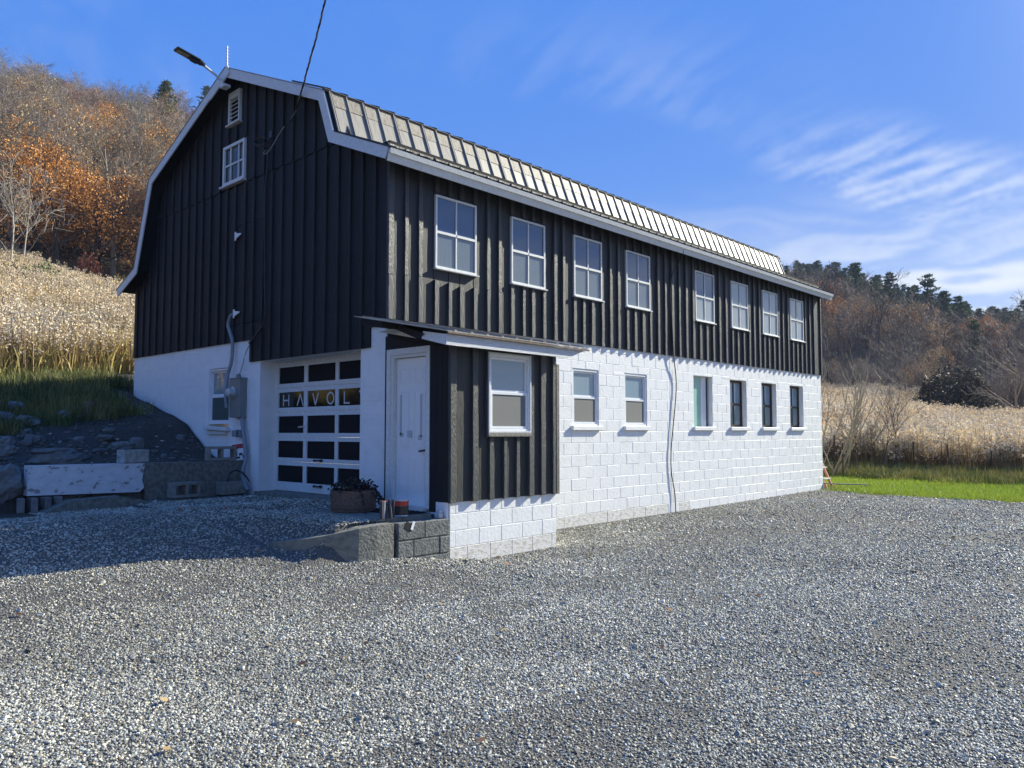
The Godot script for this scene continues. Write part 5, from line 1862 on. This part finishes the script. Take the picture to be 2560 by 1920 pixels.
func bush_mesh(sd: int, rad: Vector3, n: int, c0: Color, c1: Color, leaf: float, twigs: int) -> Array:
	rng.seed = sd
	var tw := MB.new()
	var lf := MB.new()
	for i in twigs:
		var a := rr(0, TAU)
		var e := rr(0.15, 1.4)
		var d := V(cos(a) * cos(e), sin(e), sin(a) * cos(e)) * rad * rr(0.7, 1.15)
		tw.tint = Color(0.10, 0.075, 0.055) * rr(0.7, 1.3)
		var p := V(rr(-0.15, 0.15) * rad.x, -0.1, rr(-0.15, 0.15) * rad.z)
		var mid := p.lerp(p + d, 0.5) + V(rr(-0.1, 0.1), rr(0.0, 0.12), rr(-0.1, 0.1)) * rad
		tw.tube(PackedVector3Array([p, mid, p + d]), PackedFloat32Array([0.022, 0.014, 0.006]), 3, false)
		for k in 4:
			var q := mid.lerp(p + d, rr(0, 0.9))
			var t := q + (d * rr(0.15, 0.35)).rotated(V(rr(-1, 1), rr(-1, 1), rr(-1, 1)).normalized(), rr(0.3, 0.8))
			tw.tube(PackedVector3Array([q, t]), PackedFloat32Array([0.009, 0.004]), 3, false)
	for i in n:
		var d := V(rr(-1, 1), rr(-0.2, 1), rr(-1, 1))
		if d.length() > 1.0: d = d.normalized() * rr(0.8, 1.0)
		if d.length() < 0.45 and rng.randf() < 0.6: d = d.normalized() * rr(0.6, 1.0)
		var lump := 0.75 + 0.35 * fn.get_noise_3d(d.x * 55 + sd * 9.0, d.y * 55, d.z * 55) + 0.15
		var p := d * rad * lump
		p.y = maxf(p.y, 0.02)
		var a := V(rr(-1, 1), rr(-1, 1), rr(-1, 1)).normalized() * leaf * rr(0.6, 1.3)
		var b := a.cross(V(rr(-1, 1), rr(-1, 1), rr(-1, 1))).normalized() * leaf * rr(0.3, 0.6)
		lf.tint = c0.lerp(c1, rng.randf())
		lf.quad(p, p + a * 0.5 + b, p + a, p + a * 0.5 - b)
	return [tw.mesh(), lf.mesh()]

func bush(nm: String, label: String, cat: String, at: Vector3, built: Array, group := "") -> Node3D:
	var o := thing(nm, label, cat, at, group)
	part(o, "stems", built[0], M["bark"])
	part(o, "leaves", built[1], M["leaf"])
	return o

func build_plants() -> void:
	var dry := [weed_clump(1, 9, 1.15, 1.25, 0.010), weed_clump(2, 10, 1.05, 1.4, 0.010), weed_clump(3, 8, 1.3, 0.9, 0.012)]
	var straw := [grass_tuft(4, 30, 0.8, 0.45, 0.028, Color(0.58, 0.42, 0.17), Color(0.36, 0.27, 0.10)), grass_tuft(5, 30, 0.6, 0.5, 0.028, Color(0.56, 0.44, 0.17), Color(0.34, 0.31, 0.09))]
	var left_ok := func(p: Vector3) -> bool: return not (p.x > -4.5 and behind_wall(p.x, p.z) < 7.5) and p.x < 8.0
	var goldy := [weed_clump(11, 12, 1.1, 0.75, 0.012), weed_clump(12, 12, 1.0, 0.7, 0.012)]
	scatter("dry_meadow", goldy, M["dry"], 4.0, 34.0, 20.0, 60.0, 5600, 0.8, 1.15, left_ok, 51)
	scatter("dry_meadow", straw, M["dry"], 3.0, 34.0, 17.0, 58.0, 8200, 0.8, 1.35, left_ok, 52)
	var right_ok := func(p: Vector3) -> bool: return p.x > 15.0
	scatter("dry_meadow", dry, M["dry"], 60.0, 92.0, 31.5, 84.0, 13000, 0.85, 1.2, right_ok, 53)
	# green in the shade behind the mound, and along the fence
	var green := [grass_tuft(6, 34, 0.42, 0.35, 0.016, Color(0.07, 0.11, 0.02), Color(0.035, 0.06, 0.012)), grass_tuft(7, 34, 0.5, 0.4, 0.016, Color(0.30, 0.26, 0.08), Color(0.10, 0.12, 0.025))]
	scatter("tall_grass", green, M["grass"], 4.0, 28.0, 14.0, 21.0, 2600, 0.3, 0.75, func(p: Vector3) -> bool: return behind_wall(p.x, p.z) > 3.2 and p.x < 0.2 or p.x < -4.2 and p.z < -3.0, 54)
	scatter("tall_grass", green, M["grass"], 62.0, 92.0, 27.0, 32.5, 2200, 0.4, 0.85, func(p: Vector3) -> bool: return p.x > 15.5 and (p - EYE).length() > 27.0 + 1.3 * fn.get_noise_2d(p.z * 30.0, 3.0), 55)
	# mown lawn
	var lawn := [grass_tuft(8, 40, 0.11, 0.22, 0.010, Color(0.40, 0.50, 0.05), Color(0.22, 0.32, 0.03)), grass_tuft(9, 40, 0.09, 0.22, 0.010, Color(0.46, 0.50, 0.08), Color(0.22, 0.28, 0.03))]
	scatter("lawn_grass", lawn, M["grass"], 60.0, 92.0, 19.0, 28.6, 9000, 0.6, 1.9, func(p: Vector3) -> bool: return p.x > 13.0 and not is_gravel(p.x + absf(rr(-0.5, 0.5)) * rng.randf(), p.z) and (p.z > 0.2 or p.x > 15.0), 56)
	rng.seed = 90
	# single shrubs
	bush("green_shrub", "rounded bright green shrub standing in the dry meadow left of the barn", "shrub", polar(15.7, 45.0), bush_mesh(61, V(1.15, 1.7, 1.15), 1900, Color(0.05, 0.10, 0.02), Color(0.10, 0.17, 0.04), 0.11, 14))
	bush("yellow_shrub", "loose yellow-green shrub at the left picture edge beside the bramble", "shrub", polar(14.0, 46.0), bush_mesh(62, V(1.5, 1.5, 1.4), 1000, Color(0.24, 0.22, 0.05), Color(0.12, 0.13, 0.03), 0.11, 22))
	bush("yellow_shrub", "small yellow shrub close to the barn's left eave at the meadow's top", "shrub", polar(20.1, 48.0), bush_mesh(63, V(0.9, 1.35, 0.9), 900, Color(0.30, 0.22, 0.05), Color(0.18, 0.14, 0.03), 0.10, 14))
	bush("bramble", "dark bare arching bramble below the yellow-green shrub on the left", "bramble", polar(14.6, 41.0), bush_mesh(64, V(2.0, 1.3, 1.3), 260, Color(0.10, 0.07, 0.04), Color(0.2, 0.15, 0.06), 0.07, 60))
	bush("red_shrub", "red-leaved shrub at the foot of the wood left of the barn", "shrub", polar(18.3, 55.0), bush_mesh(65, V(0.9, 2.0, 0.9), 900, Color(0.36, 0.11, 0.06), Color(0.24, 0.09, 0.05), 0.11, 14))
	bush("evergreen_thicket", "big dark thicket flecked with yellow leaves at the right meadow's far edge", "thicket", polar(76.6, 72.0), bush_mesh(66, V(6.2, 5.2, 3.0), 9000, Color(0.018, 0.018, 0.012), Color(0.06, 0.05, 0.018), 0.20, 160))
	bush("yellow_thicket", "low yellow-leaved thicket in front of the big dark thicket", "thicket", polar(74.7, 70.0), bush_mesh(67, V(2.4, 2.4, 1.4), 1500, Color(0.30, 0.24, 0.04), Color(0.12, 0.10, 0.02), 0.16, 40))
	bush("golden_shrub", "small golden shrub standing out in the right-hand dry meadow", "shrub", polar(77.1, 66.0), bush_mesh(68, V(1.7, 1.35, 1.2), 1100, Color(0.42, 0.33, 0.06), Color(0.28, 0.22, 0.04), 0.13, 20))
	bush("bare_thicket", "grey leafless thicket at the right edge beside the dark thicket", "thicket", polar(80.0, 68.0), bush_mesh(69, V(6.0, 4.2, 3.0), 300, Color(0.14, 0.11, 0.08), Color(0.10, 0.08, 0.06), 0.10, 240))
	# pale upright sumac just behind the barn's end, and thin saplings along the fence
	var sum := thing("sumac", "pale bare sumac with upturned branches just behind the barn's far corner", "sumac", polar(68.55, 28.0))
	rng.seed = 77
	var mb := MB.new()
	for i in 16:
		var a := rr(0, TAU)
		var p := V(rr(-0.5, 0.5), 0, rr(-0.5, 0.5))
		var pts := PackedVector3Array([p])
		var rad := PackedFloat32Array([0.024])
		var d := V(cos(a) * 0.55, 0.9, sin(a) * 0.55).normalized()
		for k in 6:
			p += d * rr(0.45, 0.68)
			d = (d + V(0, 0.22, 0) + V(rr(-0.1, 0.1), 0, rr(-0.1, 0.1))).normalized()
			pts.append(p); rad.append(0.022 - k * 0.0028)
			mb.tint = Color(0.40, 0.33, 0.25) * rr(0.8, 1.1)
			if k > 1:
				for s in 2:
					var e := (d + V(rr(-0.9, 0.9), 0.1, rr(-0.9, 0.9))).normalized()
					var q := p + e * 0.25
					mb.tube(PackedVector3Array([p, q, q + (e + V(0, 0.9, 0)).normalized() * rr(0.3, 0.6)]), PackedFloat32Array([0.011, 0.010, 0.006]), 4, false)
		mb.tint = Color(0.36, 0.29, 0.21)
		mb.tube(pts, rad, 5)
	part(sum, "stems", mb, M["bark"])
	var sap := [[70.6, 29.5, 2.6, "leaning forked sapling nearest the pale sumac by the lawn"], [72.2, 30.5, 3.1, "tall thin bare sapling standing in the plumes behind the fence"], [72.9, 31.5, 2.9, "bare sapling bending right among the plumes"], [71.3, 29.0, 2.2, "small dark bare sapling between the pale sumac and the bending sapling"]]
	for q in sap:
		var o := thing("sapling", q[3], "sapling", polar(q[0], q[1]), "bare saplings along the fence")
		mb = MB.new()
		twig(mb, V(0, -0.1, 0), V(rr(-0.25, 0.35), 1, rr(-0.2, 0.2)).normalized(), q[2] * 0.5, 0.024, 0, 3)
		part(o, "stems", mb, M["bark"])

func twig(mb: MB, p: Vector3, d: Vector3, l: float, r: float, lv: int, most: int) -> void:
	var pts := PackedVector3Array([p])
	var rad := PackedFloat32Array([r])
	mb.tint = Color(0.085, 0.065, 0.05) * rr(0.8, 1.25)
	var c := p
	for k in 3:
		d = (d + V(rr(-0.14, 0.14), rr(-0.02, 0.1), rr(-0.14, 0.14))).normalized()
		c += d * l / 3.0
		pts.append(c); rad.append(r * (1.0 - 0.22 * (k + 1)))
		if lv < most and (k > 0 or lv > 0):
			for s in 2 if k < 2 else 3:
				var e: Vector3 = (d + V(rr(-1, 1), rr(-0.2, 0.6), rr(-1, 1)) * 0.7).normalized()
				twig(mb, c, e, l * rr(0.5, 0.8), r * 0.5, lv + 1, most)
	mb.tube(pts, rad, 4 if lv == 0 else 3, false)

# ------------------------------------------------------------------ trees
# builds [trunk mesh, crown mesh]; the crown holds twigs and any leaves
func grow(wood: MB, tw: MB, lf: MB, p: Vector3, d: Vector3, l: float, r: float, lv: int, o: Dictionary) -> void:
	var pts := PackedVector3Array([p])
	var rad := PackedFloat32Array([r])
	var segs := 4 if lv < 2 else 2
	var c := p
	var mb := wood if lv < 2 else tw
	var starts := []
	for k in segs:
		d = (d + V(rr(-1, 1), rr(-0.3, 0.6), rr(-1, 1)) * (0.10 if lv == 0 else 0.2)).normalized()
		c += d * l / segs
		pts.append(c)
		rad.append(maxf(r * (1.0 - 0.75 * (k + 1) / segs), o.thin))
		starts.append([c, d, rad[-1]])
	mb.tint = o.bark * rr(0.8, 1.2)
	mb.tube(pts, rad, 6 if lv == 0 else (4 if lv == 1 else 3), false)
	if lv < o.levels:
		var n: int = o.kids[lv]
		for i in n:
			var t := (float(i) + rng.randf()) / n
			t = lerpf(o.bare if lv == 0 else 0.2, 1.0, t)
			var f := t * segs
			var k := mini(int(f), segs - 1)
			var q := pts[k].lerp(pts[k + 1], f - k)
			var a := rr(0, TAU)
			var side := d.cross(V(cos(a), 0.1, sin(a))).normalized()
			var e: Vector3 = (d * o.up + side * rr(0.7, 1.2) + V(0, 0.15, 0)).normalized()
			var ll: float = l * (o.reach if lv == 0 else 0.62) * (1.15 - 0.55 * t) * rr(0.75, 1.2)
			grow(wood, tw, lf, q, e, ll, maxf(lerpf(r, r * 0.3, t) * 0.55, o.thin), lv + 1, o)
	if lv >= o.levels - 1 and o.leaves > 0:
		for i in o.leaves:
			var q: Vector3 = pts[rng.randi() % pts.size()] + V(rr(-1, 1), rr(-1, 1), rr(-1, 1)) * o.fuzz
			var s: float = o.leaf * rr(0.6, 1.3)
			var a := V(rr(-1, 1), rr(-1, 1), rr(-1, 1)).normalized() * s
			var b := a.cross(V(rr(-1, 1), rr(-1, 1), rr(-1, 1))).normalized() * s * 0.45
			lf.tint = o.c0.lerp(o.c1, rng.randf()) * rr(0.75, 1.2)
			lf.quad(q, q + a * 0.5 + b, q + a, q + a * 0.5 - b)

func broadleaf(sd: int, h: float, o: Dictionary) -> Array:
	rng.seed = sd
	var wood := MB.new()
	var tw := MB.new()
	var lf := MB.new()
	grow(wood, tw, lf, V(0, -0.4, 0), V(rr(-0.06, 0.06), 1, rr(-0.06, 0.06)), h * 0.8, h * o.girth, 0, o)
	tw.v.append_array(lf.v); tw.n.append_array(lf.n); tw.c.append_array(lf.c)
	return [wood.mesh(), tw.mesh()]

func pine(sd: int, h: float) -> Array:
	rng.seed = sd
	var wood := MB.new()
	wood.tint = Color(0.045, 0.036, 0.03)
	wood.tube(PackedVector3Array([V(0, -0.4, 0), V(rr(-0.1, 0.1), h * 0.55, 0), V(rr(-0.2, 0.2), h, 0)]), PackedFloat32Array([h * 0.016, h * 0.010, 0.03]), 6, false)
	var cr := MB.new()
	var y := h * 0.13
	while y < h:
		var t := (y - h * 0.13) / (h * 0.87)
		var rmax := h * 0.24 * pow(1.0 - t, 0.75) * rr(0.7, 1.15) + 0.25
		for k in 7:
			if rng.randf() < 0.14: continue
			var a := rr(0, TAU)
			var l := rmax * rr(0.55, 1.15)
			var b := V(cos(a), rr(-0.05, 0.25), sin(a))
			for j in 11:
				var f := (j + 1.0) / 11.0
				var q := V(0, y, 0) + b * l * f + V(rr(-0.2, 0.2), rr(-0.12, 0.16) + 0.10 * f * l, rr(-0.2, 0.2))
				cr.tint = Color(0.055, 0.085, 0.040).lerp(Color(0.14, 0.17, 0.075), rng.randf())
				for m in 5:
					var d := (b + V(rr(-0.9, 0.9), rr(0.0, 1.1), rr(-0.9, 0.9))).normalized() * rr(0.22, 0.5)
					var e := d.cross(V(rr(-1, 1), rr(-1, 1), rr(-1, 1))).normalized() * rr(0.03, 0.07)
					cr.quad(q, q + d * 0.5 + e, q + d, q + d * 0.5 - e)
		y += h * rr(0.032, 0.055)
	return [wood.mesh(), cr.mesh()]

func opts(extra: Dictionary) -> Dictionary:
	var o := {"levels": 3, "kids": [9, 5, 4, 0], "bare": 0.22, "up": 0.75, "reach": 0.52, "thin": 0.014, "girth": 0.014, "bark": Color(0.23, 0.19, 0.15), "leaves": 0, "leaf": 0.16, "fuzz": 0.35, "c0": Color(0.3, 0.12, 0.03), "c1": Color(0.2, 0.1, 0.04)}
	o.merge(extra, true)
	return o

func joined(t: Array) -> ArrayMesh:
	var st := MB.new()
	for m in t:
		var a: Array = m.surface_get_arrays(0)
		st.v.append_array(a[Mesh.ARRAY_VERTEX]); st.n.append_array(a[Mesh.ARRAY_NORMAL]); st.c.append_array(a[Mesh.ARRAY_COLOR])
	return st.mesh()

func plant_tree(nm: String, label: String, cat: String, t: Array, at: Vector3, s: float, turn: float, group := "") -> Node3D:
	var o := thing(nm, label, cat, at, group)
	part(o, "trunk", t[0], M["bark"])
	part(o, "crown", t[1], M["leaf"])
	o.scale = V(s, s, s)
	o.rotation.y = turn
	return o

func build_trees() -> void:
	var bare := []
	for i in 3: bare.append(broadleaf(200 + i, 11.0, opts({"kids": [11, 6, 4, 0], "thin": 0.014})))
	var tall := []
	for i in 2: tall.append(broadleaf(210 + i, 13.0, opts({"bark": Color(0.11, 0.088, 0.075), "bare": 0.40, "up": 1.3, "reach": 0.40, "kids": [10, 5, 4, 0], "girth": 0.012})))
	var oak := []
	for i in 2: oak.append(broadleaf(220 + i, 9.0, opts({"kids": [9, 6, 5, 0], "up": 0.5, "reach": 0.62, "girth": 0.017, "leaves": 17, "leaf": 0.125, "fuzz": 0.36, "bare": 0.15, "c0": Color(0.80, 0.36, 0.085), "c1": Color(0.50, 0.25, 0.08), "bark": Color(0.05, 0.042, 0.038)})))
	var tan := []
	for i in 2: tan.append(broadleaf(230 + i, 9.5, opts({"kids": [9, 6, 4, 0], "leaves": 7, "leaf": 0.12, "fuzz": 0.4, "c0": Color(0.62, 0.38, 0.16), "c1": Color(0.46, 0.30, 0.15)})))
	var redt := broadleaf(240, 8.5, opts({"kids": [9, 5, 4, 0], "leaves": 9, "leaf": 0.15, "fuzz": 0.45, "c0": Color(0.46, 0.13, 0.065), "c1": Color(0.32, 0.11, 0.07)}))
	var birch := broadleaf(250, 9.0, opts({"kids": [8, 5, 3, 0], "bark": Color(0.40, 0.36, 0.30), "girth": 0.008, "up": 0.8, "thin": 0.016}))
	var pines := [pine(260, 12.0), pine(261, 13.0)]
	var goldt := broadleaf(270, 8.0, opts({"kids": [9, 5, 4, 0], "leaves": 10, "leaf": 0.15, "fuzz": 0.45, "c0": Color(0.50, 0.34, 0.08), "c1": Color(0.30, 0.18, 0.05)}))
	# ---- trees that stand out
	rng.seed = 300
	plant_tree("oak_tree", "large orange-leaved oak with dark leaning trunk, the biggest tree left of the barn", "tree", oak[0], polar(16.6, 56.0), 1.02, 0.4)
	plant_tree("oak_tree", "spreading orange oak between the largest oak and the barn's eave", "tree", oak[1], polar(18.7, 57.5), 0.86, 1.9)
	plant_tree("oak_tree", "low orange oak partly behind the barn's left rake", "tree", oak[0], polar(21.3, 59.0), 0.70, 3.4)
	plant_tree("birch_tree", "pale bare birch nearest the left picture edge", "tree", birch, polar(13.9, 50.0), 0.80, 0.3, "pale birches at the left edge")
	plant_tree("birch_tree", "pale bare birch just right of the edge birch, leaning", "tree", birch, polar(14.7, 52.0), 0.72, 2.2, "pale birches at the left edge")
	plant_tree("pine_tree", "lone small green pine on the skyline left of the barn", "tree", pines[0], polar(20.6, 222.0, -1.0), 1.05, 0.0)
	plant_tree("pine_tree", "green pine on the skyline touching the barn's gable rake", "tree", pines[1], polar(24.5, 222.0, -1.0), 1.0, 0.0)
	plant_tree("bare_tree", "bare forked tree rising from the meadow's far edge right of the barn", "tree", bare[0], polar(73.5, 80.0), 0.62, 0.5)
	plant_tree("tan_tree", "slender tree with rust-tan leaves left of the big dark thicket", "tree", tan[0], polar(75.4, 80.0), 0.62, 1.0)
	plant_tree("tan_tree", "small apricot-leaved tree at the wood's foot behind the bare forked tree", "tree", oak[1], polar(74.1, 92.0), 0.42, 2.0)
	plant_tree("pine_tree", "tallest full green pine on the right-hand hillside", "tree", pines[1], polar(75.1, 150.0), 1.25, 0.0)
	plant_tree("pine_tree", "broad green pine left of the tallest pine on the right hill", "tree", pines[0], polar(72.9, 150.0), 1.15, 1.0)
	plant_tree("pine_tree", "slim pine standing above the right hill's skyline", "tree", pines[0], polar(73.7, 240.0), 1.1, 2.0)
	plant_tree("gold_tree", "golden-leaved tree low on the right hill before the bare wood's edge", "tree", goldt, polar(77.1, 120.0), 1.0, 0.0)
	plant_tree("pine_tree", "yellow-tinged pine under the golden tree on the right", "tree", pines[1], polar(77.6, 112.0), 0.72, 0.0)
	for q in [[79.6, 62.0, 0.66, "tall bare tree at the right picture edge"], [78.6, 74.0, 0.70, "bare many-twigged tree left of the tree at the right edge"], [80.9, 70.0, 0.75, "bare tree half cut by the right picture edge"]]:
		plant_tree("bare_tree", q[3], "tree", bare[rng.randi() % 3], polar(q[0], q[1]), q[2], rr(0, TAU), "bare trees at the right edge")
	# ---- front rows of the two woods
	for i in 30:
		var az := 12.0 + 11.5 * (i + rng.randf()) / 30.0
		var r := rr(57.0, 72.0)
		var k := rng.randi() % 10
		var s := rr(0.62, 0.95)
		var where: String = "behind the pale birches at the left edge" if az < 15.2 else ("behind the largest orange oak" if az < 17.8 else ("between the largest oak and the barn" if az < 20.3 else "close to the barn's left eave"))
		if k < 4: plant_tree("bare_tree", "bare grey-brown tree in the left wood, " + where, "tree", bare[rng.randi() % 3], polar(az, r), s, rr(0, TAU), "bare trees in the left wood")
		elif k < 8: plant_tree("tan_tree", "brown-leaved tree in the left wood, " + where, "tree", tan[rng.randi() % 2], polar(az, r), s, rr(0, TAU), "brown trees in the left wood")
		else: plant_tree("oak_tree", "smaller orange-leaved oak in the left wood, " + where, "tree", oak[rng.randi() % 2], polar(az, r), s * 0.85, rr(0, TAU), "smaller orange oaks in the left wood")
	for i in 40:
		var az := 66.6 + 15.5 * (i + rng.randf()) / 40.0
		var r := rr(84.0, 112.0)
		var where: String = "just beyond the barn's far corner" if az < 69.5 else ("behind the fence saplings" if az < 72.5 else ("around the bare forked tree" if az < 74.5 else ("behind the big dark thicket" if az < 78.0 else "behind the right-edge trees")))
		plant_tree("bare_tree", "bare dark tree in the right wood, " + where, "tree", tall[rng.randi() % 2] if rng.randf() < 0.7 else bare[rng.randi() % 3], polar(az, r), rr(0.55, 0.82), rr(0, TAU), "bare trees in the right wood")
	# ---- the wooded hillsides as one mass
	var kinds := {"birch": [], "bare": [], "tan": [], "orange": [], "red": [], "pine": [], "tall": []}
	var tints := {}
	for k in kinds: tints[k] = []
	rng.seed = 400
	for zone in [[-14.0, 62.0, 68.0, 225.0, 1350], [58.0, 94.0, 105.0, 320.0, 2300], [100.0, 178.0, 200.0, 330.0, 600], [-60.0, -14.0, 90.0, 240.0, 260], [6.0, 30.0, 58.0, 75.0, 60], [58.0, 94.0, 82.0, 115.0, 1100]]:
		for i in zone[4]:
			var r := sqrt(lerpf(zone[2] * zone[2], zone[3] * zone[3], rng.randf()))
			var az := rr(zone[0], zone[1])
			var p := polar(az, r, -0.3)
			var f := fn.get_noise_2d(p.x * 2.2 + 300.0, p.z * 2.2)
			var pf := fn.get_noise_2d(p.x * 1.5 - 500.0, p.z * 1.5)
			var k := "bare"
			var q := rng.randf()
			if az > 55.0:
				var hi := smoothstep(120.0, 175.0, r)
				if q < hi * (0.22 + 1.0 * pf): k = "pine"
				elif q > 0.88 - 0.3 * maxf(f, 0.0) and r > 115.0: k = "orange"
				elif q > 0.72: k = "tan"
				elif r < 170.0 and q > 0.4: k = "tall"
			else:
				if q < 0.012: k = "pine"
				elif q < 0.12: k = "birch"
				elif f > 0.28 and q < 0.5: k = "red" if r > 100.0 else "orange"
				elif q > 0.76: k = "tan"
				elif q > 0.70: k = "orange"
			var s := (rr(0.75, 1.15) if az < 55.0 else rr(0.75, 1.1)) * (1.05 if k == "pine" else 1.0)
			if zone[4] == 1100:
				k = "bare" if q < 0.93 else "tan"
				s = rr(0.18, 0.42)
			if zone[0] == 100.0: s *= 0.7
			kinds[k].append(Transform3D(Basis(Vector3.UP, rr(0, TAU)).scaled(V(s * 1.1, s, s * 1.1)), p))
			var g := rr(0.8, 1.2)
			tints[k].append(Color(g * rr(0.92, 1.08), g, g * rr(0.92, 1.08)))
	var src := {"birch": joined(birch), "bare": joined(bare[1]), "tan": joined(tan[1]), "orange": joined(oak[1]), "red": joined(redt), "pine": joined(pines[0]), "tall": joined(tall[0])}
	for k in kinds:
		if kinds[k].size(): multi("hillside_forest", src[k], M["leaf"], kinds[k], tints[k])
